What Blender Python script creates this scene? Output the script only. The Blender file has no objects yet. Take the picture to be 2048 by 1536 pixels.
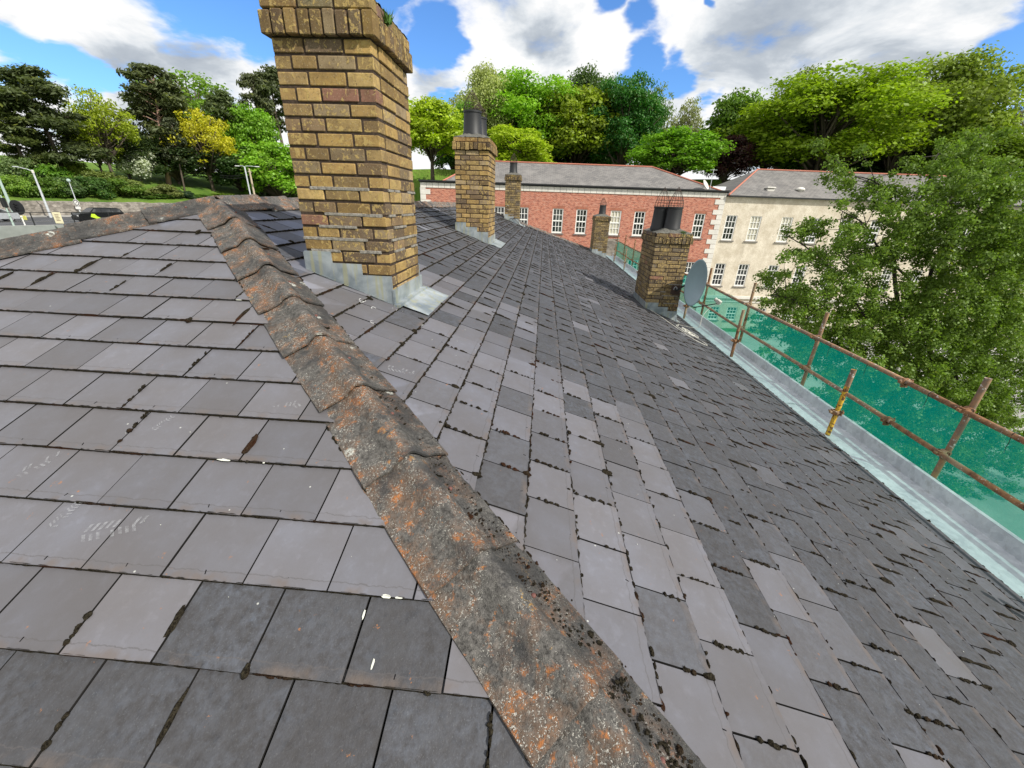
import bpy, bmesh, math, random
import numpy as np
from mathutils import Vector, Matrix
R = math.radians
C = bpy.context.scene.collection
SC = bpy.context.scene
# ------------------------------------------------------------------ camera
FWD = Vector((0.911855, 0.054467, -0.406884)).normalized()
RT = Vector((0.074051, -0.996724, 0.032527)).normalized()
UP = RT.cross(FWD).normalized()
FPX = 806.28
cd = bpy.data.cameras.new('camera'); cam = bpy.data.objects.new('camera', cd); C.objects.link(cam)
cd.sensor_width = 36; cd.lens = 36*FPX/2048; cd.clip_start = .05; cd.clip_end = 5000
m = Matrix((RT, UP, -FWD)).transposed().to_4x4(); cam.matrix_world = m
SC.camera = cam
SC.render.resolution_x = 1024; SC.render.resolution_y = 768
# ------------------------------------------------------------------ sun and sky
SUNV = Vector((-.50, -.78, .88)).normalized()
sun = bpy.data.lights.new('sun', 'SUN'); sun.energy = 4.2; sun.angle = R(.6); sun.color = (1, .95, .86)
so = bpy.data.objects.new('sun', sun); C.objects.link(so)
so.rotation_euler = (-SUNV).to_track_quat('-Z', 'Y').to_euler()
SC.view_settings.view_transform = 'Standard'; SC.view_settings.look = 'None'
SC.view_settings.exposure = 0.35; SC.view_settings.gamma = 1
w = bpy.data.worlds.new('World'); SC.world = w; w.use_nodes = True
def rayv(x, y): return FWD + RT*((x-1024)/FPX) - UP*((y-768)/FPX)
class NT:
    """tiny helper to wire node trees"""
    def __init__(s, nt): s.nt = nt; nt.nodes.clear()
    def n(s, t, _p=None, **k):
        nd = s.nt.nodes.new(t)
        if _p:
            for a, b in _p.items(): setattr(nd, a, b)
        for a, b in k.items():
            a = int(a[1:]) if a[0] == 'i' and a[1:].isdigit() else a.replace('_', ' ')
            if isinstance(b, tuple) and len(b) == 2 and hasattr(b[0], 'bl_idname'):
                s.nt.links.new(b[0].outputs[b[1]], nd.inputs[a])
            elif hasattr(b, 'bl_idname'): s.nt.links.new(b.outputs[0], nd.inputs[a])
            else: nd.inputs[a].default_value = b
        return nd
    def math(s, op, a, b=0., c=0., clamp=False):
        return s.n('ShaderNodeMath', dict(operation=op, use_clamp=clamp), i0=a, i1=b, i2=c)
    def ramp(s, f, stops, interp='LINEAR'):
        nd = s.n('ShaderNodeValToRGB', i0=f); r = nd.color_ramp; r.interpolation = interp
        r.elements[1].position = 1.; r.elements[0].position = stops[0][0]; r.elements[1].position = stops[-1][0]
        for p, c in stops[1:-1]: r.elements.new(p)
        for i, (p, c) in enumerate(stops): r.elements[i].color = (c, c, c, 1) if not isinstance(c, tuple) else (*c, 1)
        return nd
    def mix(s, f, a, b, blend='MIX'):
        nd = s.nt.nodes.new('ShaderNodeMix'); nd.data_type = 'RGBA'; nd.blend_type = blend
        for i, v in ((0, f), (6, a), (7, b)):
            if isinstance(v, tuple) and len(v) == 2 and hasattr(v[0], 'bl_idname'): s.nt.links.new(v[0].outputs[v[1]], nd.inputs[i])
            elif hasattr(v, 'bl_idname'): s.nt.links.new(v.outputs[2] if v.bl_idname == 'ShaderNodeMix' else v.outputs[0], nd.inputs[i])
            elif i == 0: nd.inputs[i].default_value = v
            else: nd.inputs[i].default_value = (*v, 1)
        return nd
    def noise(s, vec, scale, detail=3, rough=.5, dist=0.):
        k = dict(Scale=scale, Detail=detail, Roughness=rough, Distortion=dist)
        if vec is not None: k['Vector'] = vec
        return s.n('ShaderNodeTexNoise', **k)
T = NT(w.node_tree)
sky = T.n('ShaderNodeTexSky', dict(sky_type='NISHITA', sun_disc=False, sun_elevation=math.asin(SUNV.z),
          sun_rotation=math.atan2(SUNV.x, SUNV.y), dust_density=.3, ozone_density=2.5))
gen = T.n('ShaderNodeTexCoord')
sep = T.n('ShaderNodeSeparateXYZ', i0=gen)
zz = T.math('ADD', T.math('ABSOLUTE', (sep, 2)), .22)
px = T.math('DIVIDE', (sep, 0), zz); py = T.math('DIVIDE', (sep, 1), zz)
pl = T.n('ShaderNodeCombineXYZ', i0=px, i1=py)
warp = T.noise(pl, 1.6, 5, .6)
wv = T.n('ShaderNodeVectorMath', dict(operation='MULTIPLY_ADD'), i0=(warp, 1), i1=(.16, .16, .16), i2=gen)
acc = None
for (x, y, r) in [(445, 15, .062), (530, 60, .058), (395, -60, .12), (862, 75, .060), (905, 100, .035), (790, 10, .035), (28, 120, .055), (95, 150, .040), (160, 165, .050), (205, 180, .03), (1262, 60, .040), (1275, 150, .052), (1335, 175, .045), (1400, 190, .040),
                  (1215, 10, .035), (2030, 95, .060), (1975, 110, .040), (890, 222, .035), (1415, 30, .018), (-200, 60, .1), (2400, 0, .2), (650, -300, .3), (1500, -500, .3)]:
    v = rayv(x, y).normalized()
    d = T.n('ShaderNodeVectorMath', dict(operation='DISTANCE'), i0=wv, i1=(v.x+.08, v.y+.08, v.z+.08))
    b = T.n('ShaderNodeMapRange', dict(interpolation_type='SMOOTHSTEP'), i0=(d, 1), i1=r*.35, i2=r*1.15, i3=1., i4=0.)
    acc = b if acc is None else T.math('MAXIMUM', acc, b)
cn = T.noise(pl, 3.4, 10, .60, .25)
cov = T.math('SUBTRACT', T.math('ADD', cn, .17), T.math('MULTIPLY', acc, .46))
cov = T.n('ShaderNodeMapRange', dict(interpolation_type='SMOOTHSTEP'), i0=cov, i1=.31, i2=.62, i3=0., i4=1.)
sh = T.noise(T.n('ShaderNodeVectorMath', dict(operation='ADD'), i0=pl, i1=(3.1, 1.7, 0)), 2.2, 8, .58, .4)
acc2 = None
for (x, y, r) in [(1620, 70, .22), (1780, 40, .2), (1090, 110, .075), (300, 170, .10), (420, 150, .08), (870, 170, .06), (640, 100, .05)]:
    v = rayv(x, y).normalized()
    d = T.n('ShaderNodeVectorMath', dict(operation='DISTANCE'), i0=wv, i1=(v.x+.08, v.y+.08, v.z+.08))
    b = T.n('ShaderNodeMapRange', dict(interpolation_type='SMOOTHSTEP'), i0=(d, 1), i1=r*.2, i2=r*1.1, i3=1., i4=0.)
    acc2 = b if acc2 is None else T.math('MAXIMUM', acc2, b)
shv = T.math('SUBTRACT', T.math('MULTIPLY_ADD', cn, .45, sh), T.math('MULTIPLY', acc2, .26))
ccol = T.ramp(shv, [(.32, (.40, .45, .52)), (.47, (.53, .58, .64)), (.58, (.76, .80, .84)), (.70, (1., 1., 1.))])
skyb = T.mix(1., sky, (.60, .92, 1.30), 'MULTIPLY')
bg1 = T.n('ShaderNodeBackground', Color=(skyb, 2), Strength=.12)
bg2 = T.n('ShaderNodeBackground', Color=ccol, Strength=.80)
mx = T.n('ShaderNodeMixShader', i0=cov, i1=bg1, i2=bg2)
T.n('ShaderNodeOutputWorld', i0=mx)

# ------------------------------------------------------------------ object helpers
def tag(o, label=None, cat=None, group=None, kind=None):
    if label: o['label'] = label
    if cat: o['category'] = cat
    if group: o['group'] = group
    if kind: o['kind'] = kind
    return o
def thing(name, loc, label, cat, group=None):
    o = bpy.data.objects.new(name, None); C.objects.link(o); o.location = loc; o.empty_display_size = .1
    return tag(o, label, cat, group)
def wl(o):
    v = Vector((0, 0, 0))
    while o: v += Vector(o.location); o = o.parent
    return v
def mesh(name, V, F, mat, parent=None, cols=None, uvs=None, smooth=False, mi=None):
    """verts in world space; parented objects keep them by offsetting"""
    me = bpy.data.meshes.new(name)
    V = np.asarray(V, dtype=float).reshape(-1, 3)
    if parent is not None: V = V-np.array(wl(parent))
    me.from_pydata(V.tolist(), [], F if isinstance(F, list) else F.tolist())
    for mm in (mat if isinstance(mat, list) else [mat]): me.materials.append(mm)
    if cols is not None:                # one colour per face
        at = me.color_attributes.new('Col', 'FLOAT_COLOR', 'CORNER')
        ls = np.empty(len(me.polygons), dtype=np.int32); me.polygons.foreach_get('loop_total', ls)
        c = np.repeat(np.asarray(cols, dtype=np.float32), ls, axis=0)
        c = np.concatenate([c, np.ones((len(c), 1), dtype=np.float32)], 1)
        at.data.foreach_set('color', c.ravel())
    if uvs is not None:
        uv = me.uv_layers.new(name='UVMap'); uv.data.foreach_set('uv', np.asarray(uvs, dtype=np.float32).ravel())
    if smooth: me.polygons.foreach_set('use_smooth', [True]*len(me.polygons))
    if mi is not None: me.polygons.foreach_set('material_index', mi)
    o = bpy.data.objects.new(name, me); C.objects.link(o)
    if parent is not None: o.parent = parent
    return o
class MB:
    def __init__(s): s.v = []; s.f = []; s.c = []; s.m = []
    def add(s, V, F, c=(1, 1, 1), m=0):
        n = len(s.v); s.v += [tuple(v) for v in V]; s.f += [[i+n for i in f] for f in F]; s.c += [c]*len(F); s.m += [m]*len(F)
    def box(s, a, b, c=(1, 1, 1), bev=0, m=0, M=None):
        (x0, y0, z0), (x1, y1, z1) = a, b
        if not bev:
            V = [(x, y, z) for z in (z0, z1) for y in (y0, y1) for x in (x0, x1)]
            F = [(0, 2, 3, 1), (4, 5, 7, 6), (0, 1, 5, 4), (2, 6, 7, 3), (0, 4, 6, 2), (1, 3, 7, 5)]
        else:
            bm = bmesh.new(); bmesh.ops.create_cube(bm, size=1)
            for v in bm.verts: v.co = ((x0+x1)/2+v.co.x*(x1-x0), (y0+y1)/2+v.co.y*(y1-y0), (z0+z1)/2+v.co.z*(z1-z0))
            bmesh.ops.bevel(bm, geom=bm.edges[:], offset=bev, segments=1, affect='EDGES')
            bm.verts.index_update(); V = [v.co.copy() for v in bm.verts]; F = [[v.index for v in f.verts] for f in bm.faces]; bm.free()
        if M is not None: V = [M @ Vector(v) for v in V]
        s.add(V, F, c, m); return s
    def tube(s, pts, r, n=8, c=(1, 1, 1), caps=True, r2=None, m=0):
        pts = [Vector(p) for p in pts]; V = []; K = len(pts)
        rr = r if isinstance(r, (list, tuple)) else [r+(0 if r2 is None else (r2-r))*i/(K-1) for i in range(K)]
        for i, p in enumerate(pts):
            d = (pts[min(i+1, K-1)]-pts[max(i-1, 0)]).normalized()
            a = d.cross(Vector((0, 0, 1)) if abs(d.z) < .9 else Vector((1, 0, 0))).normalized(); b = d.cross(a)
            for j in range(n):
                t = 2*math.pi*j/n; V.append(p+(a*math.cos(t)+b*math.sin(t))*rr[i])
        F = [(i*n+j, i*n+(j+1) % n, (i+1)*n+(j+1) % n, (i+1)*n+j) for i in range(K-1) for j in range(n)]
        if caps: F += [tuple(range(n))[::-1], tuple((K-1)*n+j for j in range(n))]
        s.add(V, F, c, m); return s
    def lathe(s, prof, o, n=20, c=(1, 1, 1), M=None, m=0):
        V = []; K = len(prof)
        for r, z in prof:
            for j in range(n):
                t = 2*math.pi*j/n; v = Vector((r*math.cos(t), r*math.sin(t), z))
                V.append((M @ v if M is not None else v)+Vector(o))
        F = [(i*n+j, i*n+(j+1) % n, (i+1)*n+(j+1) % n, (i+1)*n+j) for i in range(K-1) for j in range(n)]
        s.add(V, F, c, m); return s
    def build(s, name, mat, parent=None, smooth=False): return mesh(name, s.v, s.f, mat, parent, cols=s.c, smooth=smooth, mi=s.m if isinstance(mat, list) else None)
def ico(sub=1):
    bm = bmesh.new(); bmesh.ops.create_icosphere(bm, subdivisions=sub, radius=1); bm.verts.index_update()
    V = np.array([v.co[:] for v in bm.verts]); F = [[v.index for v in f.verts] for f in bm.faces]; bm.free(); return V, F
# ------------------------------------------------------------------ materials
def M_(name, fn):
    mt = bpy.data.materials.new(name); mt.use_nodes = True; T = NT(mt.node_tree)
    sh = fn(T)
    out = T.n('ShaderNodeOutputMaterial')
    T.nt.links.new(sh.outputs[0], out.inputs[0]); return mt
def BS(T, col, rough=.6, metal=0., bump=None, bs=.3, bd=.01, spec=.5, **k):
    kw = dict(Roughness=rough, Metallic=metal); kw['Specular IOR Level'] = spec; kw.update(k)
    kw2 = {a.replace(' ', '_'): b for a, b in kw.items()}
    if isinstance(col, tuple) and not hasattr(col[0], 'bl_idname'): kw2['Base_Color'] = (*col, 1)
    elif hasattr(col, 'bl_idname') and col.bl_idname == 'ShaderNodeMix': kw2['Base_Color'] = (col, 2)
    else: kw2['Base_Color'] = col
    if bump is not None: kw2['Normal'] = T.n('ShaderNodeBump', Height=bump, Strength=bs, Distance=bd)
    return T.n('ShaderNodeBsdfPrincipled', **kw2)
def obc(T): return (T.n('ShaderNodeTexCoord'), 3)
def flat(name, col, rough=.5, metal=0., var=.12, sc=6., spec=.5):
    def fn(T):
        n = T.noise(obc(T), sc, 5, .6)
        c = T.mix(T.ramp(n, [(.3, 0.), (.7, 1.)]), tuple(x*(1-var) for x in col), tuple(min(1, x*(1+var)) for x in col))
        return BS(T, c, rough, metal, spec=spec)
    return M_(name, fn)
def att(T, ch=None):
    a = T.n('ShaderNodeVertexColor', dict(layer_name='Col'))
    return a
def f_slate(T):
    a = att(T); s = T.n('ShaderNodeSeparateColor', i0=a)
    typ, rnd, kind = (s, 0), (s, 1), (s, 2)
    uv = T.n('ShaderNodeUVMap'); us = T.n('ShaderNodeSeparateXYZ', i0=uv)
    oc = obc(T)
    n1 = T.noise(oc, 3.2, 4, .55); n2 = T.noise(oc, 42, 5, .68); n3 = T.noise(oc, 230, 3, .6); n4 = T.noise(oc, 9, 5, .65)
    # smooth coated slate: mauve grey with a bluish bloom
    c1 = T.mix(T.ramp(n1, [(.35, 0.), (.66, 1.)]), (.146, .141, .155), (.176, .183, .222))
    c1 = T.mix(T.ramp(n4, [(.40, .30), (.62, 0.)]), c1, (.120, .112, .116))
    c1 = T.mix(T.ramp(n3, [(.60, 0.), (.72, .35)]), c1, (.09, .09, .09))
    # weathered slate: blue black, mottled and gritty
    n5 = T.noise(oc, 22, 6, .75, .3)
    c2 = T.mix(T.ramp(T.math('MULTIPLY_ADD', n2, .5, T.math('MULTIPLY', n5, .5)), [(.41, 0.), (.58, 1.)]), (.005, .007, .011), (.064, .078, .104))
    c2 = T.mix(T.ramp(n4, [(.40, .6), (.60, 0.)]), c2, (.022, .024, .029))
    c2 = T.mix(T.ramp(n1, [(.52, 0.), (.72, .5)]), c2, (.046, .053, .064))
    c2 = T.mix(T.ramp(n3, [(.58, 0.), (.75, .5)]), c2, (.17, .185, .20))
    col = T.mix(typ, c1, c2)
    br = T.math('MULTIPLY_ADD', rnd, .50, .76)
    col = T.mix(1., col, br, 'MULTIPLY')
    # stained margin round each slate: UV x,y in metres from side and tail
    ux = (us, 0); vy = (us, 1)
    wob = T.math('MULTIPLY_ADD', T.noise(oc, 30, 3, .6), .022, -.011)
    vv = T.math('ADD', vy, wob)
    lt = T.n('ShaderNodeMapRange', i0=vv, i1=.010, i2=.030, i3=1., i4=0.)
    col = T.mix(T.math('MULTIPLY', T.math('MULTIPLY', lt, T.ramp(T.noise(oc, 14, 4), [(.47, 0.), (.66, .8)])), .75), col, (.16, .115, .085))
    lin = T.math('MULTIPLY', T.math('SUBTRACT', 1., T.math('MULTIPLY', T.math('ABSOLUTE', T.math('SUBTRACT', vv, .026)), 420.), clamp=True), .75)
    col = T.mix(lin, col, (.075, .07, .072))
    ed = T.n('ShaderNodeMapRange', i0=T.math('ADD', ux, wob), i1=.004, i2=.016, i3=.5, i4=0.)
    col = T.mix(ed, col, (.085, .08, .08))
    # orange and white lichen specks
    sp = T.noise(oc, 17, 6, .72)
    col = T.mix(T.ramp(sp, [(.675, 0.), (.70, .7)]), col, (.30, .13, .05))
    wv_ = T.n('ShaderNodeTexVoronoi', Vector=oc, Scale=9.)
    col = T.mix(T.ramp((wv_, 0), [(.025, .8), (.035, 0.)]), col, (.45, .46, .43))
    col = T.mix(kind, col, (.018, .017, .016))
    hb = T.math('ADD', T.math('MULTIPLY', n2, T.math('MULTIPLY_ADD', typ, .8, .08)), T.math('MULTIPLY', n1, .6))
    rg = T.math('MULTIPLY_ADD', typ, .22, .46)
    return BS(T, col, rg, bump=hb, bs=.7, bd=.006, spec=.24)
def f_ridge(T):
    oc = obc(T); a = att(T); s = T.n('ShaderNodeSeparateColor', i0=a)
    off = T.n('ShaderNodeVectorMath', dict(operation='MULTIPLY_ADD'), i0=a, i1=(3, 3, 0), i2=oc)
    n1 = T.noise(off, 7, 6, .65); n2 = T.noise(off, 60, 4, .7); n3 = T.noise(off, 26, 5, .7, .4); n4 = T.noise(off, 3.2, 5, .6)
    col = T.mix(T.ramp(n2, [(.3, 0.), (.7, 1.)]), (.034, .032, .030), (.150, .142, .132))
    col = T.mix(T.ramp(n1, [(.45, 0.), (.61, .72)]), col, (.150, .084, .047))
    o2 = T.ramp(T.math('ADD', T.math('MULTIPLY', n3, .75), T.math('MULTIPLY', n1, .35)), [(.595, 0.), (.68, .85)])
    col = T.mix(o2, col, (.36, .13, .035))
    y2 = T.ramp(T.math('ADD', T.math('MULTIPLY', n3, .7), T.math('MULTIPLY', n4, .45)), [(.70, 0.), (.76, .8)])
    col = T.mix(y2, col, (.42, .28, .07))
    dv_ = T.n('ShaderNodeVectorMath', dict(operation='MULTIPLY_ADD'), i0=(T.noise(off, 90, 3, .7), 1), i1=(.035, .035, .035), i2=off)
    v = T.n('ShaderNodeTexVoronoi', Vector=dv_, Scale=120.)
    w1 = T.math('MULTIPLY', T.ramp((v, 0), [(.26, 1.), (.40, 0.)]), T.ramp(T.math('MULTIPLY_ADD', n1, .5, T.math('MULTIPLY', T.noise(off, 13, 3, .6), .5)), [(.42, .0), (.52, 1.)]))
    w1 = T.math('MULTIPLY', w1, T.ramp(T.noise(off, 150, 2), [(.38, 0.), (.50, 1.)]))
    col = T.mix(w1, col, (.56, .54, .49))
    col = T.mix(T.ramp(T.noise(off, 5, 5, .7), [(.52, 0.), (.64, .8)]), col, (.040, .040, .042))
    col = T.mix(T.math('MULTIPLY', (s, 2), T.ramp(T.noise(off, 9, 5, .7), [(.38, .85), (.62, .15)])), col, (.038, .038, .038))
    v2 = T.n('ShaderNodeTexVoronoi', Vector=off, Scale=4.5)
    w2 = T.math('MULTIPLY', T.ramp((v2, 0), [(.08, 1.), (.12, 0.)]), T.ramp(T.noise(off, 45, 4, .7), [(.44, 0.), (.52, 1.)]))
    col = T.mix(T.math('MULTIPLY', w2, .8), col, (.58, .60, .55))
    h = T.math('ADD', T.math('MULTIPLY', n2, .7), T.math('MULTIPLY', T.ramp((v, 0), [(.1, 0.), (.5, 1.)]), .35))
    return BS(T, col, .85, bump=h, bs=.9, bd=.010, spec=.3)
def f_brick(T):
    oc = obc(T); a = att(T)
    n1 = T.noise(oc, 34, 5, .66, .3); n2 = T.noise(oc, 130, 3, .6); n3 = T.noise(oc, 5, 4, .6); n4 = T.noise(oc, 14, 4, .6)
    col = T.mix(T.ramp(n4, [(.35, .5), (.6, 0.)]), a, (.10, .062, .034))
    fl = T.ramp(T.math('ADD', T.math('MULTIPLY', n1, .8), T.math('MULTIPLY', n3, .35)), [(.615, 0.), (.635, 1.)])
    col = T.mix(T.math('MULTIPLY', fl, .75), col, (.42, .30, .11))
    col = T.mix(T.ramp(n2, [(.58, 0.), (.7, .5)]), col, (.42, .36, .25))
    col = T.mix(T.ramp(T.noise(oc, 75, 3, .7), [(.3, .7), (.42, 0.)]), col, (.05, .038, .028))
    h = T.math('ADD', T.math('MULTIPLY', n2, .5), T.math('MULTIPLY', fl, .5))
    return BS(T, col, .85, bump=h, bs=.8, bd=.004, spec=.25)
def f_mortar(T):
    oc = obc(T); n = T.noise(oc, 60, 4, .65); n2 = T.noise(oc, 2.5, 4, .6)
    col = T.mix(T.ramp(n, [(.3, 0.), (.7, 1.)]), (.030, .021, .016), (.078, .056, .043))
    s = T.n('ShaderNodeSeparateXYZ', i0=T.n('ShaderNodeNewGeometry'))
    return BS(T, col, .95, bump=n, bs=.8, bd=.006, spec=.2)
def f_repoint(T):
    n = T.noise(obc(T), 40, 5, .7)
    return BS(T, T.mix(T.ramp(n, [(.35, 0.), (.65, 1.)]), (.15, .135, .115), (.33, .31, .28)), .95, bump=n, bs=1., bd=.01, spec=.2)
def f_lead(T):
    oc = obc(T); n = T.noise(oc, 5, 5, .6, .5)
    st = T.noise(T.n('ShaderNodeMapping', Vector=oc, Scale=(22, 22, 1.6)), 1., 4, .6)
    col = T.mix(T.ramp(n, [(.35, 0.), (.65, 1.)]), (.19, .225, .25), (.42, .46, .475))
    col = T.mix(T.ramp(st, [(.52, 0.), (.62, .55)]), col, (.36, .35, .18))
    return BS(T, col, .5, .35, bump=n, bs=.3, bd=.01)
def f_galv(T):
    oc = obc(T)
    v = T.n('ShaderNodeTexVoronoi', Vector=oc, Scale=26.); n = T.noise(oc, 3.5, 6, .65)
    col = T.mix(T.ramp((v, 1), [(.0, 0.), (1., 1.)]), (.38, .41, .44), (.56, .59, .62))
    col = T.mix(T.ramp(n, [(.42, 0.), (.68, .7)]), col, (.70, .74, .75))
    col = T.mix(T.ramp(T.noise(oc, 9, 5, .7), [(.56, 0.), (.72, .6)]), col, (.30, .30, .28))
    return BS(T, col, .5, .12, bump=n, bs=.15, bd=.02)
def f_rust(T):
    oc = obc(T); n = T.noise(oc, 16, 6, .7)
    n2 = T.noise(oc, 3, 3)
    col = T.mix(T.ramp(n, [(.35, 0.), (.65, 1.)]), (.10, .045, .022), (.33, .165, .070))
    col = T.mix(T.ramp(n2, [(.5, 0.), (.66, .75)]), col, (.34, .27, .17))
    col = T.mix(T.ramp(T.noise(oc, 45, 3, .6), [(.62, 0.), (.66, .7)]), col, (.60, .57, .52))
    return BS(T, col, .75, .1, bump=n, bs=.5, bd=.004)
def f_tubegrey(T):
    oc = obc(T); n = T.noise(oc, 9, 6, .7)
    col = T.mix(T.ramp(n, [(.42, 0.), (.62, 1.)]), (.20, .14, .10), (.36, .20, .10))
    col = T.mix(T.ramp(T.noise(oc, 26, 4, .65), [(.60, 0.), (.65, .8)]), col, (.62, .60, .57))
    return BS(T, col, .7, .1, bump=n, bs=.4, bd=.003)
def f_yellow(T):
    oc = obc(T); n = T.noise(oc, 24, 5, .65)
    col = T.mix(T.ramp(n, [(.46, 0.), (.50, 1.)]), (.14, .055, .02), (.66, .40, .035))
    return BS(T, col, .6, bump=n, bs=.5, bd=.003)
def f_net(T):
    oc = obc(T)
    n = T.noise(oc, 1.3, 4, .6)
    w_ = T.noise(oc, 55, 2, .5)
    fac = T.ramp(T.math('ADD', T.math('MULTIPLY', n, .5), T.math('MULTIPLY', w_, .5)), [(.3, .38), (.7, .52)])
    tr = T.n('ShaderNodeBsdfTransparent', Color=(.58, .92, .84, 1))
    df = T.n('ShaderNodeBsdfDiffuse', Color=(.000, .25, .20, 1)); tl = T.n('ShaderNodeBsdfTranslucent', Color=(.000, .28, .225, 1))
    s = T.n('ShaderNodeMixShader', i0=.5, i1=df, i2=tl)
    return T.n('ShaderNodeMixShader', i0=fac, i1=s, i2=tr)
def f_moss(T):
    oc = obc(T); n = T.noise(oc, 160, 3, .7); n2 = T.noise(oc, 4.5, 3)
    col = T.mix(T.ramp(n, [(.35, 0.), (.65, 1.)]), (.006, .005, .004), (.042, .036, .024))
    col = T.mix(T.ramp(n2, [(.56, 0.), (.68, .6)]), col, (.050, .016, .007))
    return BS(T, col, 1., bump=n, bs=1., bd=.01, spec=.05)
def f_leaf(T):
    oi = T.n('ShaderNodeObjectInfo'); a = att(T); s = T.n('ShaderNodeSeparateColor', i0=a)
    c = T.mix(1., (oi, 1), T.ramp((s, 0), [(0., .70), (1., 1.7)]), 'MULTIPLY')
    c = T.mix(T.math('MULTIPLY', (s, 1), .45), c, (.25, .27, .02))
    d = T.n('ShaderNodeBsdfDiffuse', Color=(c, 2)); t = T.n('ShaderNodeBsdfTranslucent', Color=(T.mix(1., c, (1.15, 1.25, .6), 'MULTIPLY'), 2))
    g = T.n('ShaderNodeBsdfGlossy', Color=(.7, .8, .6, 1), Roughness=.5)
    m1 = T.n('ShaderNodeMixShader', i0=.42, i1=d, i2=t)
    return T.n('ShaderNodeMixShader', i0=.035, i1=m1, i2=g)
def f_bark(T):
    oi = T.n('ShaderNodeObjectInfo'); n = T.noise(T.n('ShaderNodeMapping', Vector=obc(T), Scale=(6, 6, 1.2)), 1.5, 5, .7)
    return BS(T, T.mix(1., (oi, 1), T.ramp(n, [(.3, .5), (.7, 1.4)]), 'MULTIPLY'), .9, bump=n, bs=.8, bd=.05)
def f_grass(T):
    oc = obc(T); n = T.noise(oc, .25, 6, .65); n2 = T.noise(oc, 3.5, 5, .7)
    col = T.mix(T.ramp(n, [(.4, 0.), (.6, 1.)]), (.070, .16, .020), (.14, .24, .035))
    col = T.mix(T.ramp(n2, [(.45, 0.), (.7, .6)]), col, (.17, .17, .055))
    return BS(T, col, .9, bump=n2, bs=1., bd=.3, spec=.1)
def f_asph(T):
    oc = obc(T); n = T.noise(oc, .6, 5, .6)
    return BS(T, T.mix(T.ramp(n, [(.35, 0.), (.65, 1.)]), (.040, .042, .048), (.075, .078, .086)), .85)
def f_conc(T):
    oc = obc(T); n = T.noise(oc, .5, 6, .65)
    return BS(T, T.mix(T.ramp(n, [(.35, 0.), (.65, 1.)]), (.24, .24, .225), (.38, .37, .35)), .9)
def f_stone(T):
    oc = obc(T); v = T.n('ShaderNodeTexVoronoi', Vector=T.n('ShaderNodeMapping', Vector=oc, Scale=(2.2, 2.2, 4.)), Scale=1.)
    n = T.noise(oc, 2.5, 5, .7)
    col = T.mix((T.n('ShaderNodeSeparateColor', i0=(v, 1)), 0), (.15, .135, .115), (.34, .31, .27))
    col = T.mix(T.ramp(n, [(.35, .6), (.6, 0.)]), col, (.10, .09, .075))
    return BS(T, col, .95, bump=(v, 0), bs=.7, bd=.05)
def f_render_wall(T):
    oc = obc(T); n = T.noise(oc, 1.1, 7, .7); n2 = T.noise(oc, 12, 4, .7)
    st = T.noise(T.n('ShaderNodeMapping', Vector=oc, Scale=(1.3, 1.3, .18)), 1., 5, .7)
    col = T.mix(T.ramp(n, [(.40, 0.), (.62, 1.)]), (.52, .46, .36), (.70, .64, .53))
    col = T.mix(T.ramp(n2, [(.50, 0.), (.62, .45)]), col, (.38, .31, .20))
    col = T.mix(T.ramp(st, [(.55, 0.), (.7, .35)]), col, (.30, .27, .20))
    return BS(T, col, .95, bump=n2, bs=.4, bd=.02)
def f_redbrick(T):
    oc = obc(T); g = T.n('ShaderNodeSeparateXYZ', i0=oc)
    uu = T.math('ADD', T.math('MULTIPLY', (g, 0), UW.x), T.math('MULTIPLY', (g, 1), UW.y))
    vv = T.n('ShaderNodeCombineXYZ', i0=uu, i1=(g, 2))
    b = T.n('ShaderNodeTexBrick', dict(offset=.5), Vector=vv, Color1=(.46, .135, .075, 1), Color2=(.33, .105, .065, 1), Mortar=(.42, .30, .24, 1), Scale=1.,
            Brick_Width=.225, Row_Height=.085, Mortar_Size=.009, Bias=-.1)
    n = T.noise(oc, 1.3, 5, .7); n3 = T.noise(oc, 30, 2, .7)
    st_ = T.noise(T.n('ShaderNodeMapping', Vector=vv, Scale=(3.2, 9., 1.)), 1., 2, .7)
    col = T.mix(T.ramp(n, [(.42, 0.), (.62, .35)]), b, (.50, .22, .14))
    col = T.mix(T.ramp(st_, [(.55, 0.), (.63, .5)]), col, (.52, .32, .24))
    col = T.mix(T.ramp(st_, [(.40, .65), (.46, 0.)]), col, (.15, .045, .04))
    return BS(T, col, .9)
def f_farslate(T):
    oc = obc(T); g = T.n('ShaderNodeSeparateXYZ', i0=oc)
    uu = T.math('ADD', T.math('MULTIPLY', (g, 0), UW.x), T.math('MULTIPLY', (g, 1), UW.y))
    vv = T.n('ShaderNodeCombineXYZ', i0=uu, i1=T.math('MULTIPLY', (g, 2), 2.6))
    b = T.n('ShaderNodeTexBrick', Vector=vv, Color1=(.19, .178, .168, 1), Color2=(.12, .115, .112, 1), Mortar=(.06, .06, .065, 1), Scale=1., Brick_Width=.34, Row_Height=.24, Mortar_Size=.014)
    col = T.mix(T.ramp(T.noise(oc, .9, 6, .7), [(.45, 0.), (.65, .6)]), b, (.22, .21, .20))
    return BS(T, col, .7)
def f_glass(T):
    n = T.noise(obc(T), .9, 2)
    return BS(T, T.mix(T.ramp(n, [(.45, 0.), (.6, 1.)]), (.012, .014, .016), (.07, .075, .075)), .08, spec=.6)
FW = Vector((FWD.x, FWD.y, 0)).normalized(); UW = Vector((FW.y, -FW.x, 0))
slate = M_('slate', f_slate); ridgeM = M_('ridge_concrete', f_ridge); brickM = M_('yellow_brick', f_brick); mortarM = M_('mortar', f_mortar)
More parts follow.
